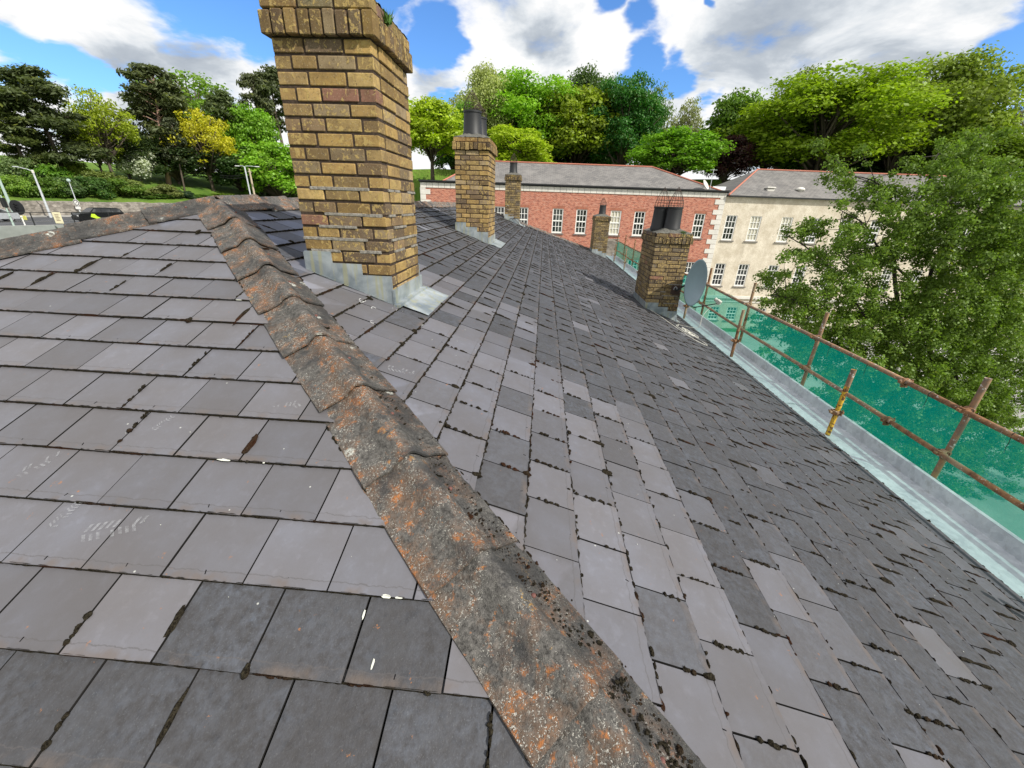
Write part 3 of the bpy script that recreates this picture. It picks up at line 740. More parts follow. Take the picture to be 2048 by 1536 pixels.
# pale lichen and bird droppings: tiny raised flecks
L = []
for k in range(170):
    x = rr.uniform(.6, 9); y = rr.uniform(-3.1, 1.8)
    if x < y-HC+.25: continue
    p = Vector((x, y, zr(y)+.013)); s = rr.uniform(.0006, .0018)*(1+x*.07); L.append((p, X_, dvR, Vector((0, -SA, CA)), s*rr.uniform(.8, 2), s, .0012))
for k in range(30):
    x = rr.uniform(-.3, 2.6); y = rr.uniform(x+HC+.25, 3.2)
    p = Vector((x, y, LO.z+(x-LO.x)*TA+.013)); s = rr.uniform(.0006, .0016); L.append((p, dvL, Y_, Vector((-SA, 0, CA)), s, s*rr.uniform(.8, 1.6), .001))
def lpix(px_, py_):
    D = rayv(px_, py_); t = (LO.z-LO.x*TA)/(D.z-D.x*TA); return D*t
def rpix(px_, py_):
    D = rayv(px_, py_); t = (RO.z-RO.y*TA)/(D.z-D.y*TA); return D*t
for (x, y, sx, sy) in [(452, 924, .026, .005), (480, 604, .018, .004), (775, 1196, .014, .006), (800, 1199, .012, .003), (531, 930, .004, .003), (730, 1232, .003, .012), (748, 1330, .003, .012)]:
    p = lpix(x, y); L.append((p+Vector((-SA, 0, CA))*.014, Y_, dvL, Vector((-SA, 0, CA)), sx, sy, .0015))
o = blobs(L, 'lichen_flecks', flat('pale_lichen', (.55, .56, .50), .9, sc=90.), None, 8)
tag(o, 'small white lichen and dropping flecks scattered on the slates', 'lichen', kind='stuff')
# copper rivets near the tail of each near slate
b = MB(); rr = random.Random(5)
for (J, O, du, dv) in ((jR, RO, X_, dvR), (jL, LO, duL, dvL)):
    nrm = du.cross(dv).normalized()
    for (u0, v0) in J:
        p = O+du*(u0+W*.5+rr.gauss(0, .004))+dv*(v0+.022)+nrm*.0115
        if p.length > 4.5 or inch(p): continue
        if J is jR and p.x < p.y-HC+.2: continue
        if J is jL and (p.y < p.x+HC+.17 or p.y > AY+AX-p.x-.15): continue
        a = du*.0022; c_ = (dv*.0075+du*rr.gauss(0, .002))
        b.add([p-a-c_, p+a-c_, p+a+c_, p-a+c_]+[q_+nrm*.0022 for q_ in (p-a*.6-c_*.7, p+a*.6-c_*.7, p+a*.6+c_*.7, p-a*.6+c_*.7)], [(4, 5, 6, 7), (0, 1, 5, 4), (1, 2, 6, 5), (2, 3, 7, 6), (3, 0, 4, 7)])
b.build('slate_rivets', underM, house)
# dusty boot prints: thin dabs
rr = random.Random(9)
def print_(P, du, dv, ang, s=1.):
    b = MB()
    nrm = du.cross(dv).normalized(); A = (du*math.cos(ang)+dv*math.sin(ang)); B = nrm.cross(A)
    P = P+nrm*.0135
    for t in range(9):
        wd = (.9 if t < 5 else .65)
        for sd in (-1, 1):
            if rr.random() < .25: continue
            c_ = P+A*(t-4)*.022*s+B*sd*.021*s*wd; a = A*.0055*s; e_ = (B*.014*s+A*sd*.006*s)
            b.add([c_-a-e_, c_+a-e_, c_+a+e_, c_-a+e_], [(0, 1, 2, 3)])
    b.build('boot_print', dust, house)
dust = M_('dust', lambda T: T.n('ShaderNodeMixShader', i0=T.ramp(T.noise(obc(T), 60, 4, .7), [(.4, .08), (.62, .34)]), i1=T.n('ShaderNodeBsdfTransparent'), i2=BS(T, (.42, .43, .45), .9)))
print_(lpix(575, 818), duL, dvL, .5, .75); print_(lpix(235, 1060), duL, dvL, .3, .9); print_(lpix(90, 930), duL, dvL, .9, .7); print_(rpix(805, 746), X_, dvR, -1.2, .8); print_(lpix(140, 1030), duL, dvL, 1.4, .5); print_(lpix(330, 850), duL, dvL, 1.2, .4)
chalk = flat('chalk', (.6, .6, .6), .9)
for (x, y, r, a0, a1) in [(724, 604, .020, 1, 5.6), (746, 620, .014, -1, 3), (745, 648, .015, 0, 4), (788, 622, .016, 1, 6), (841, 652, .014, 0, 5), (722, 607, .012, 2, 6)]:
    c_ = rpix(x, y)+Vector((0, -SA, CA))*.014
    b = MB(); b.tube([c_+X_*r*1.3*math.cos(t)+dvR*r*math.sin(t) for t in np.linspace(a0, a1, 10)], .0016, 4); b.build('chalk_mark', chalk, house)
# ------------------------------------------------------------------ scaffold
YS = -3.833
scaf = thing('scaffold_rail', (2, YS, -9.5), 'rusty tube scaffold guard rail running along outside the metal gutter', 'scaffold')
def coupler(p, d1, d2, parent, seed=0):
    rr = random.Random(seed); p = Vector(p); b = MB()
    for d, k in ((Vector(d1).normalized(), .016), (Vector(d2).normalized(), -.016)):
        M = (d.to_track_quat('Z', 'Y').to_matrix().to_4x4())
        b.lathe([(.027, -.026), (.034, -.024), (.035, .024), (.027, .026)], p+Vector((0, k, 0)), 10, M=M)
        o = M @ Vector((.0, .0, .0))+p+Vector((0, k, 0))
        b.box((-.052, -.016, -.018), (.052, .016, .018), bev=.004, M=Matrix.Translation(o+Vector((rr.uniform(-.004, .004), 0, 0))) @ M)
        b.box((-.014, -.060, -.012), (.014, .030, .012), bev=.003, M=Matrix.Translation(o) @ M)
        b.tube([o+M.to_3x3() @ Vector((-.045, .03, 0)), o+M.to_3x3() @ Vector((-.045, -.045, 0))], .006, 6)
    b.build('coupler', rust, parent)
xs = [1.35, 3.427, 5.575, 7.60, 9.66, 11.75, 13.85, 15.9, 18.0, 20.1, 22.2]
tops = [-1.10, -1.214, -1.177, -1.136, -1.165, -1.12, -1.2, -1.1, -1.18, -1.12, -1.15]
for i, (x, t) in enumerate(zip(xs, tops)):
    b = MB(); b.tube([(x, YS, -9.5), (x+.004, YS, t)], .0242, 12, caps=False)
    b.lathe([(.0242, 0), (.0205, 0), (.020, -.08)], (x+.004, YS, t), 12)
    o = b.build('scaffold_pole', tubeg if i in (1, 2) else rust, scaf, smooth=True)
    for z in (-1.52, -1.965):
        coupler((x, YS+.04, z), (0, 0, 1), (1, 0, 0), scaf, i*7+int(z*100))
for z, nm in ((-1.52, 'top_rail'), (-1.965, 'middle_rail')):
    for k, (a, c_) in enumerate([(-1.2, 4.1), (4.0, 9.95), (9.9, 16.0), (15.9, 22.6)]):
        b = MB(); o_ = .0 if k % 2 else .002
        b.tube([(a+(c_-a)*t/8, YS+.062+o_+.004*math.sin(t*1.3+k), z+.008*math.sin(t*.8+k)-.0*t) for t in range(9)], .0242, 12)
        b.build(nm, tubeg if k in (1,) else rust, scaf, smooth=True)
        if k: coupler((a+.05, YS+.062, z), (1, 0, 0), (1, 0, 0), scaf, k)
INN = [(1.58, -1.45, 0), (4.20, -1.474, 1), (6.79, -1.455, 0), (9.37, -1.62, 0), (11.95, -1.5, 0), (14.5, -1.5, 1), (17.1, -1.45, 0), (19.7, -1.5, 0)]
for x, t, ye in INN:
    b = MB(); y = -3.35
    b.tube([(x, y, zs_) for zs_ in (-2.284, t)], .0242, 12, caps=False)
    b.lathe([(.0242, 0), (.0205, 0), (.020, -.08)], (x, y, t), 12)
    o = b.build('inner_tube', yel if ye else rust, scaf, smooth=True)
    if ye:
        b = MB(); b.tube([(x, y, t-.19), (x, y, t+.0015)], .0248, 12, caps=False); b.build('bare_tube_end', tubeg, o, smooth=True)
    coupler((x, y, -1.98), (0, 0, 1), (1, 0, 0), scaf, int(x*10))
# cable ties
rr = random.Random(3)
for x in (3.75, 4.55, 5.2, 3.0, 6.6, 7.0, 8.4, 9.0):
    b = MB(); z = -1.52
    b.tube([(x, YS+.062+.027*math.cos(t), z+.027*math.sin(t)) for t in np.linspace(0, 6.28, 13)], .0028, 5)
    b.tube([(x, YS+.085, z-.015), (x-.02, YS+.10, z-.06), (x-.01, YS+.09, z-.11), (x-.03, YS+.10, z-.15)], [.0028, .0025, .002, .001], 5)
    b.build('cable_tie', black, scaf)
# debris netting hung outside the standards
nx, nz = 260, 22; V = []
for i in range(nx+1):
    for j in range(nz+1):
        x = -1.2+24*i/nx; z = -1.55-2.0*j/nz
        sag = .012*math.sin(x*3.0)+.018*math.sin(x*1.3+z*2)+.012*math.sin(x*7+z*5)+.006*math.sin(x*23+z*9)
        V.append((x, YS-.045-abs(sag)*1.2, z-(.012*abs(math.sin(x*2.2)) if j == 0 else 0)))
n = nz+1
o = mesh('debris_netting', V, [[a*n+c_, (a+1)*n+c_, (a+1)*n+c_+1, a*n+c_+1] for a in range(nx) for c_ in range(nz)], netM, smooth=True)
tag(o, 'translucent green debris netting hung along the scaffold rails', 'netting')
# ------------------------------------------------------------------ satellite dish on the squat chimney
x4 = CH[3][0]
dish = thing('satellite_dish', (x4-.02, -2.66, -1.42), 'grey oval satellite dish bracketed to the squat chimney beside the scaffold', 'satellite dish')
cen = Vector((x4-.36, -2.90, -1.235)); dn = Vector((-.72, -.66, .03)).normalized()
M = Matrix.Translation(cen) @ dn.to_track_quat('Z', 'Y').to_matrix().to_4x4()
prof = [(0.0001, -.058), (.06, -.055), (.13, -.043), (.20, -.022), (.255, .0), (.272, .008), (.276, .004), (.258, -.006), (.20, -.030), (.13, -.051), (.06, -.063), (.0001, -.066)]
b = MB(); V = []; n = 48
for r, z in prof:
    for j in range(n):
        t = 2*math.pi*j/n; V.append(M @ Vector((r*math.cos(t)*1.42, r*math.sin(t)*1.56, z*1.3)))
b.add(V, [(i*n+j, i*n+(j+1) % n, (i+1)*n+(j+1) % n, (i+1)*n+j) for i in range(len(prof)-1) for j in range(n)])
b.build('dish', dishM, dish, smooth=True)
br = Vector((x4-.01, -2.66, -1.42))
b = MB(); b.box((x4-.014, -2.76, -1.53), (x4-.002, -2.585, -1.355), bev=.003); pl_ = b.build('mount_plate', wire, dish)
b = MB(); b.tube([br+Vector((-.02+0, .03*math.cos(t), .045*math.sin(t))) for t in np.linspace(-.3, 3.3, 12)], .006, 6); b.build('plate_ring', galv, pl_)
b = MB(); b.tube([br, br+Vector((-.07, -.01, -.02)), br+Vector((-.12, -.04, .03)), cen-dn*.12], .016, 10)
b.box((-.06, -.06, -.12), (.06, .06, -.088), bev=.005, M=M); b.build('bracket', black, dish)
lnb = cen+dn*.48+Vector((-.03, .0, -.26)); bot = M @ Vector((0, -.29, .0))
dy = [M @ Vector((0, s, .0)) for s in (-.42, .42)]; bot = min(dy, key=lambda v: v.z)
b = MB(); b.tube([bot-dn*.05, bot+dn*.06+Vector((0, 0, -.025)), lnb+Vector((0, 0, -.035)), lnb+Vector((0, -.02, .0))], .009, 8); b.build('arm', black, dish, smooth=True)
b = MB(); ML = Matrix.Translation(lnb) @ (cen-lnb).to_track_quat('Z', 'Y').to_matrix().to_4x4()
b.box((-.032, -.035, -.055), (.032, .035, .035), bev=.008, M=ML); b.lathe([(.028, .035), (.032, .05), (.032, .075), (.001, .08)], (0, 0, 0), 16, M=ML)
b.build('receiver', ltgrey, dish)
# white cable: from the receiver to a loose coil on the slates
rr = random.Random(2)
def onroof(x, y, h=.02): return Vector((x, y, zr(y)+h))
pts = [lnb+Vector((0, 0, -.05)), lnb+Vector((.03, .12, -.14)), lnb+Vector((.0, .22, -.30)), lnb+Vector((-.01, .26, -.5)), onroof(7.9, -2.75)]
cx, cy = 7.55, -2.72
th = 0
for k in range(64):
    th += .42; r = .13+.05*math.sin(k*.37)+rr.uniform(-.012, .012)
    pts.append(onroof(cx+.08*math.sin(k*.11)+r*1.3*math.cos(th)-.15*k/64, cy+.05*math.cos(k*.17)+r*.75*math.sin(th)-.06, .018+.012*rr.random()))
pts += [onroof(6.95, -2.95), onroof(6.8, -2.86), onroof(6.86, -2.72), onroof(7.1, -2.62), onroof(7.5, -2.5), onroof(8.0, -2.36), onroof(8.23, -2.25)]
def smoothpts(P, n=4):
    out = []
    for i in range(len(P)-1):
        p0, p1, p2, p3 = P[max(0, i-1)], P[i], P[i+1], P[min(len(P)-1, i+2)]
        for j in range(n):
            t = j/n; out.append(.5*((2*p1)+(p2-p0)*t+(2*p0-5*p1+4*p2-p3)*t*t+(3*p1-p0-3*p2+p3)*t**3))
    return out+[P[-1]]
b = MB(); b.tube(smoothpts(pts), .0042, 6); o = b.build('coaxial_cable', cable, None, smooth=True)
tag(o, 'white coaxial cable hanging from the dish and lying in loose coils on the slates', 'cable')
# loose black wires at the far chimney
b = MB()
for s in (0, .12): b.tube(smoothpts([Vector((16.1, 1.3-s, zr(1.3)+.05)), Vector((16.0, 1.1-s, zr(1.1)+.16)), Vector((16.0, .85-s, zr(.85)+.02))]), .010, 5)
b.build('loose_wire', black, c3)

# ------------------------------------------------------------------ far buildings, seen square on
DF = 39.
def PF(u, z, d=0.): p = FW*(DF+d)+UW*u; return Vector((p.x, p.y, z))
ZG = -10.5
def facade(name, u0, u1, z0, z1, wins, mat, parent, dep=.16):
    us = sorted({u0, u1, *[a for w_ in wins for a in (w_[0], w_[1])]}); zs = sorted({z0, z1, *[a for w_ in wins for a in (w_[2], w_[3])]})
    b = MB()
    for i in range(len(us)-1):
        for j in range(len(zs)-1):
            cu, cz = (us[i]+us[i+1])/2, (zs[j]+zs[j+1])/2
            if any(w_[0] < cu < w_[1] and w_[2] < cz < w_[3] for w_ in wins): continue
            b.add([PF(us[i], zs[j]), PF(us[i+1], zs[j]), PF(us[i+1], zs[j+1]), PF(us[i], zs[j+1])], [(0, 1, 2, 3)])
    for (a, c_, e_, f_) in wins:
        V = [PF(a, e_), PF(c_, e_), PF(c_, f_), PF(a, f_)]+[PF(a, e_, dep), PF(c_, e_, dep), PF(c_, f_, dep), PF(a, f_, dep)]
        b.add(V, [(0, 4, 5, 1), (1, 5, 6, 2), (2, 6, 7, 3), (3, 7, 4, 0)])
    # ends and back so the block is solid
    b.add([PF(u0, z0), PF(u0, z1), PF(u0, z1, 10), PF(u0, z0, 10)], [(0, 1, 2, 3)]); b.add([PF(u1, z0), PF(u1, z1), PF(u1, z1, 10), PF(u1, z0, 10)], [(0, 3, 2, 1)])
    b.add([PF(u0, z0, 10), PF(u1, z0, 10), PF(u1, z1, 10), PF(u0, z1, 10)], [(0, 3, 2, 1)])
    return b.build(name, mat, parent)
def window(w_, parent, dark=0, lift=0.):
    a, c_, e_, f_ = w_; zm = (e_+f_)/2+.02; b = MB(); t = .085
    def fb(u0, u1, z0, z1, d0, d1):
        b.add([PF(u, z, d) for d in (d0, d1) for z in (z0, z1) for u in (u0, u1)], [(0, 1, 3, 2), (4, 6, 7, 5), (0, 4, 5, 1), (2, 3, 7, 6), (0, 2, 6, 4), (1, 5, 7, 3)])
    fb(a, a+t, e_, f_, .04, .13); fb(c_-t, c_, e_, f_, .04, .13); fb(a+t, c_-t, f_-t*.8, f_, .04, .13); fb(a+t, c_-t, e_, e_+t*1.5, .04, .13)
    fb(a+t, c_-t, zm-.05, zm+.05, .05, .12)
    for (z0, z1, d) in ((e_+t*1.5, zm-.05, .07), (zm+.05, f_-t*.8, .06)):
        wd = (c_-a-2*t)
        for k in (1, 2): u = a+t+wd*k/3; fb(u-.022, u+.022, z0, z1, d, d+.03)
        zc_ = (z0+z1)/2; fb(a+t, c_-t, zc_-.022, zc_+.022, d-.004, d+.026)
    fr = b.build('window', white, parent)
    b = MB(); b.add([PF(a+t*.5, e_+.04, .115), PF(c_-t*.5, e_+.04, .115), PF(c_-t*.5, f_-.04, .115), PF(a+t*.5, f_-.04, .115)], [(0, 1, 2, 3)])
    b.build('pane', curtain if dark else glassM, fr)
    b = MB(); fb(a-.12, c_+.12, e_-.10, e_-.002, -.09, .10); b.build('sill', cream if lift else flatsill, fr)
    return fr
flatsill = flat('dark_stone_sill', (.16, .15, .14), .8)
# --- red brick building
bb_ = thing('red_brick_building', PF(5, ZG, 5), 'long red brick building with white sash windows and a grey slate roof, behind the chimneys', 'building')
U0, U1, ZE = -8.6, 18.05, 1.10
W1 = []
for u in (-14, -2.15, -.05, 3.07, 5.18, 8.22, 10.35, 13.59, 15.68):
    if u > -3: W1.append((u+.0, u+.96, -2.25, -.22))
for u in (-2.15, -.05, 3.07, 5.18, 10.35, 13.59, 15.68): W1.append((u, u+.96, -6.4, -4.35))
facade('wall', U0, U1, ZG, ZE, W1, redM, bb_)
for k, w_ in enumerate(W1): window(w_, bb_, dark=(k in (4, 9)))
b = MB()
for w_ in W1:        # soldier brick arches
    n = 11
    for k in range(n):
        u = w_[0]-.10+(w_[1]-w_[0]+.2)*k/n; wd = (w_[1]-w_[0]+.2)/n-.018
        V = [PF(u, w_[3]+.01, -.008), PF(u+wd, w_[3]+.01, -.008), PF(u+wd, w_[3]+.25, -.008), PF(u, w_[3]+.25, -.008)]
        b.add(V+[v+FW*.02 for v in V], [(0, 1, 2, 3), (0, 4, 5, 1), (1, 5, 6, 2), (2, 6, 7, 3), (3, 7, 4, 0)])
b.build('brick_arches', flat('arch_brick', (.34, .13, .08), .9, var=.3, sc=4.), bb_)
def fbox(b, u0, u1, z0, z1, d0, d1): b.add([PF(u, z, d) for d in (d0, d1) for z in (z0, z1) for u in (u0, u1)], [(0, 1, 3, 2), (4, 6, 7, 5), (0, 4, 5, 1), (2, 3, 7, 6), (0, 2, 6, 4), (1, 5, 7, 3)])
b = MB(); k = U0
while k < U1:
    fbox(b, k+.012, min(k+.52, U1)-.002, ZE+.01, ZE+.40, -.05, .3); k += .53
b.build('stone_band', cream, bb_)
b = MB(); fbox(b, U0-.05, U1+.15, ZE+.40, ZE+.47, -.12, .4); fbox(b, U0-.1, U1+.2, ZE+.50, ZE+.60, -.26, -.1); fbox(b, U0-.05, U1+.15, ZE+.47, ZE+.56, -.1, 5); b.build('parapet_gutter', black, bb_)
b = MB()
for (ub, sg) in ((U1, -1), (U0, 1)):
    b = MB()
    z = ZG; k = 0
    while z < ZE:
        L = .85 if k % 2 else .45
        a, c_ = sorted((ub, ub+sg*L)); a -= .03*(sg > 0); c_ += .03*(sg < 0)
        fbox(b, a, c_, z+.006, min(z+.40, ZE)-.006, -.04, .1); z += .41; k += 1
    b.build('quoin_stones', cream, bb_)
zr0 = ZE+.5; rd = 4.3; zrd = 3.62
V = [PF(U0+1.8, zr0, .5), PF(U1-.1, zr0, .5), PF(11.9+.6, zrd, rd), PF(U0+5.0, zrd, rd), PF(U0+1.8, zr0, 9.5), PF(U1-.1, zr0, 9.5)]
mesh('roof', V, [(0, 1, 2, 3), (4, 0, 3), (1, 5, 2), (5, 4, 3, 2)], farslate, bb_)
b = MB(); up_ = Vector((0, 0, .04)); b.tube([V[3]+up_, V[2]+up_], .07, 6); b.tube([V[2]+up_, V[1]+up_], .07, 6); b.tube([V[3]+up_, V[0]+up_], .07, 6); b.build('ridge_capping', terra, bb_)
b = MB(); fbox(b, 8.1, 9.3, -5.4, -2.55, -.03, .02); b.build('stone_panel', stoneM, bb_)
# --- tan rendered building
tb = thing('rendered_building', PF(30, ZG, 5), 'cream pebbledashed building with white sash windows and grey roof, partly hidden by the big tree', 'building')
T0, T1 = U1+.02, 50.
W2 = []
uu = [18.50, 20.68, 23.45, 26.0, 28.7, 31.4, 34.1, 36.8, 39.5, 42.2]
for u in uu: W2 += [(u, u+.98, -2.35, -.26), (u, u+.98, -6.4, -4.38)]
for u in (18.9, 20.6, 23.4, 26., 28.7, 31.4, 34.1): W2.append((u, u+1.0, -9.7, -8.4))
facade('wall', T0, T1, ZG, 1.22, W2, tanM, tb)
for k, w_ in enumerate(W2): window(w_, tb, dark=(k in (4, 2)))
b = MB(); fbox(b, T0, T1, -7.55, -7.30, -.16, .02); fbox(b, T0, T1, -7.9, -7.8, -.06, .02); b.build('string_course', cream, tb)
b = MB(); fbox(b, T0+.25, T1, 1.225, 1.34, -.30, .3); b.build('eaves_gutter', black, tb)
V = [PF(T0, 1.30, -.25), PF(T1, 1.30, -.25), PF(T1, 3.75, 4.6), PF(22.6, 3.75, 4.6), PF(T0, 1.30, 9.6), PF(T1, 1.30, 9.6)]
V[0] = PF(T0+.1, 1.33, -.25)
mesh('roof', V, [(0, 1, 2, 3), (4, 0, 3), (5, 4, 3, 2)], farslate, tb)
b = MB(); b.tube([V[3]+up_, V[2]+up_], .07, 6); b.tube([V[3]+up_, V[0]+up_], .07, 6); b.build('ridge_capping', terra, tb)
for u, dome in ((22.2, 0), (24.9, 1)):
    b = MB(); p = PF(u, 1.95, 1.0); Mx = Matrix.Translation(p)
    if dome: b.lathe([(.22, -.25), (.22, .0), (.36, .02), (.38, .10), (.30, .2), (.12, .26), (.001, .27)], p, 16)
    else:
        b.box((-.3, -.3, -.3), (.3, .3, .05), bev=.03, M=Mx); b.box((-.38, -.38, .07), (.38, .38, .19), bev=.05, M=Mx)
    b.build('roof_vent', cream, tb)
b = MB(); b.lathe([(.001, 0), (.25, .05), (.42, .16), (.44, .15), (.25, .03), (.001, -.03)], (0, 0, 0), 20, M=Matrix.Translation(PF(16.2, 2.05, .5)) @ Vector((-.5, -.6, .5)).normalized().to_track_quat('Z', 'Y').to_matrix().to_4x4())
b.tube([PF(16.2, 1.7, .8), PF(16.2, 2.1, .7)], .03, 6); b.build('rooftop_dish', cream, bb_)
b = MB(); b.tube([PF(16.9, 1.6, .9), PF(16.9, 3.4, .9)], .025, 5)
for z in (3.0, 3.3): b.tube([PF(16.6, z, .9), PF(17.2, z, .9)], .012, 4)
b.build('aerial', galv, bb_)
b = MB(); b.add([PF(17.2, 1.72, 1.2), PF(18.4, 1.72, 1.2), PF(18.9, 2.1, 2.2), PF(17.7, 2.1, 2.2)], [(0, 1, 2, 3)]); fbox(b, 17.15, 18.45, 1.62, 1.72, 1.15, 1.22); b.build('skylight', lampgl, bb_)
# ------------------------------------------------------------------ ground, road, banks
def st(o): o['kind'] = 'structure'; return o
def sheet(name, x0, x1, y0, y1, z, mat): return st(mesh(name, [(x0, y0, z), (x1, y0, z), (x1, y1, z), (x0, y1, z)], [(0, 1, 2, 3)], mat))
sheet('ground', -1500, 2500, -2000, 2000, -10.52, grassM)
sheet('courtyard', -12, 38.9, -45, 26, -10.50, conc)
KL = 1.652
RD = Vector((.95, -.31, 0)).normalized(); RN = Vector((.31, .95, 0)).normalized()
BANK = [(a*KL, c_*KL) for a, c_ in [(.4, 1.1), (4, 1.6), (10, 3.0), (15, 4.1), (24, 5.2), (36, 6.2), (60, 7.0)]]
def RP(s, n, z): p = RD*s+RN*n; return Vector((p.x, p.y, z))
nn0 = KL*RN.dot(Vector((25.7, 32.2, 0)))          # near edge of the road
nf = KL*RN.dot(Vector((35.4, 44.0, 0)))
def strip(name, s0, s1, prof, mat, ns=60, seed=0, jit=0.):
    rg = random.Random(seed); V = []; K = len(prof)
    for i in range(ns+1):
        s = s0+(s1-s0)*i/ns
        for (n, z, jz) in prof: V.append(RP(s, n, z+rg.uniform(-1, 1)*jz*1.0))
    return mesh(name, V, [[a*K+c_, a*K+c_+1, (a+1)*K+c_+1, (a+1)*K+c_] for a in range(ns) for c_ in range(K-1)], mat)
S0, S1 = -100, 125
ZR = -3.8
st(strip('road', S0, S1, [(nn0+.6, ZR-.02, 0), (nf-2.2, ZR-.02, 0)], asph, 1))
st(strip('pavement', S0, S1, [(nf-2.2, ZR-.02, 0), (nf-2.2, ZR+.10, 0), (nf, ZR+.10, 0)], conc, 1))
st(strip('kerb', S0, S1, [(nn0-.3, ZR+.14, 0), (nn0+.6, ZR+.14, 0), (nn0+.6, ZR-.02, 0)], conc, 1))
o = strip('road_marking', S0, S1, [((nn0+nf)/2-1.4, ZR-.012, 0), ((nn0+nf)/2-1.25, ZR-.012, 0)], white, 1); st(o)
o = strip('retaining_wall', S0, S1, [(nn0-.30, ZR+.16, 0), (nn0-.34, ZR+.16, 0), (nn0-.34, -10.5, 0)], greyrender, 1); tag(o, 'grey rendered retaining wall below the railings and the road', 'wall')
o = strip('stone_wall', S0, S1, [(nf, ZR, 0), (nf+.05, ZR+2.0, .08), (nf+.6, ZR+2.0, .08), (nf+.65, ZR, 0)], stoneM, 160, 2); tag(o, 'long rubble stone wall along the far side of the road', 'wall')
o = st(strip('grass_bank', S0, S1, [(nf+d_, ZR+z_, .12) for d_, z_ in BANK]+[(nf+260, ZR+11, 0)], grassM, 120, 3))
# wooded hillside behind the buildings
V = []; N1, N2 = 40, 24; rr = random.Random(4)
for i in range(N1+1):
    for j in range(N2+1):
        u = -22+150*i/N1; d = 11+j*4.5; z = -10.5+14.2*min(1, max(0, d-11)/9)**.8+max(0, d-24)*.05+rr.uniform(-.2, .2)*(j > 0)
        V.append(PF(u, z, d))
n = N2+1; st(mesh('hillside', V, [[a*n+c_, (a+1)*n+c_, (a+1)*n+c_+1, a*n+c_+1] for a in range(N1) for c_ in range(N2)], grassM))
# railings on the retaining wall
rl = thing('roadside_railing', RP(0, nn0, ZR+.14), 'thin black roadside railing above the grey retaining wall', 'railing')
b = MB(); b.box((-.04, -.04, 0), (.04, .04, 1.25), bev=.01, M=Matrix.Translation(rl.location)); p0_ = b.build('railing_post', black, rl)
for s in range(-13, 14):
    o = p0_ if s == -13 else p0_.copy()
    if s != -13: C.objects.link(o); o.parent = rl
    o.location = RP(s*3.3, nn0-.1, ZR+.14)-rl.location
b = MB(); b.tube([RP(-80, nn0-.08, ZR+1.4), RP(120, nn0-.08, ZR+1.4)], .035, 5); b.tube([RP(-80, nn0-.08, ZR+.5), RP(120, nn0-.08, ZR+.5)], .015, 5); b.build('rails', black, rl)
def at(x, y, dist):
    D = rayv(x, y); return D*(dist/D.dot(FW))
def on_z(x, y, z): D = rayv(x, y); return D*(z/D.z)
def dist_of(p): return p.dot(FW)
def bank_hit(x, y):
    D = rayv(x, y); k = 1/D.dot(RN); nlast = nf+99
    for i in range(1000):
        n = nf+i*.1; p = D*(n*k); z = ZR+float(np.interp(n-nf, [b_[0] for b_ in BANK], [b_[1] for b_ in BANK]))
        if p.z <= z: return dist_of(p)
    return dist_of(D*(nlast*k))
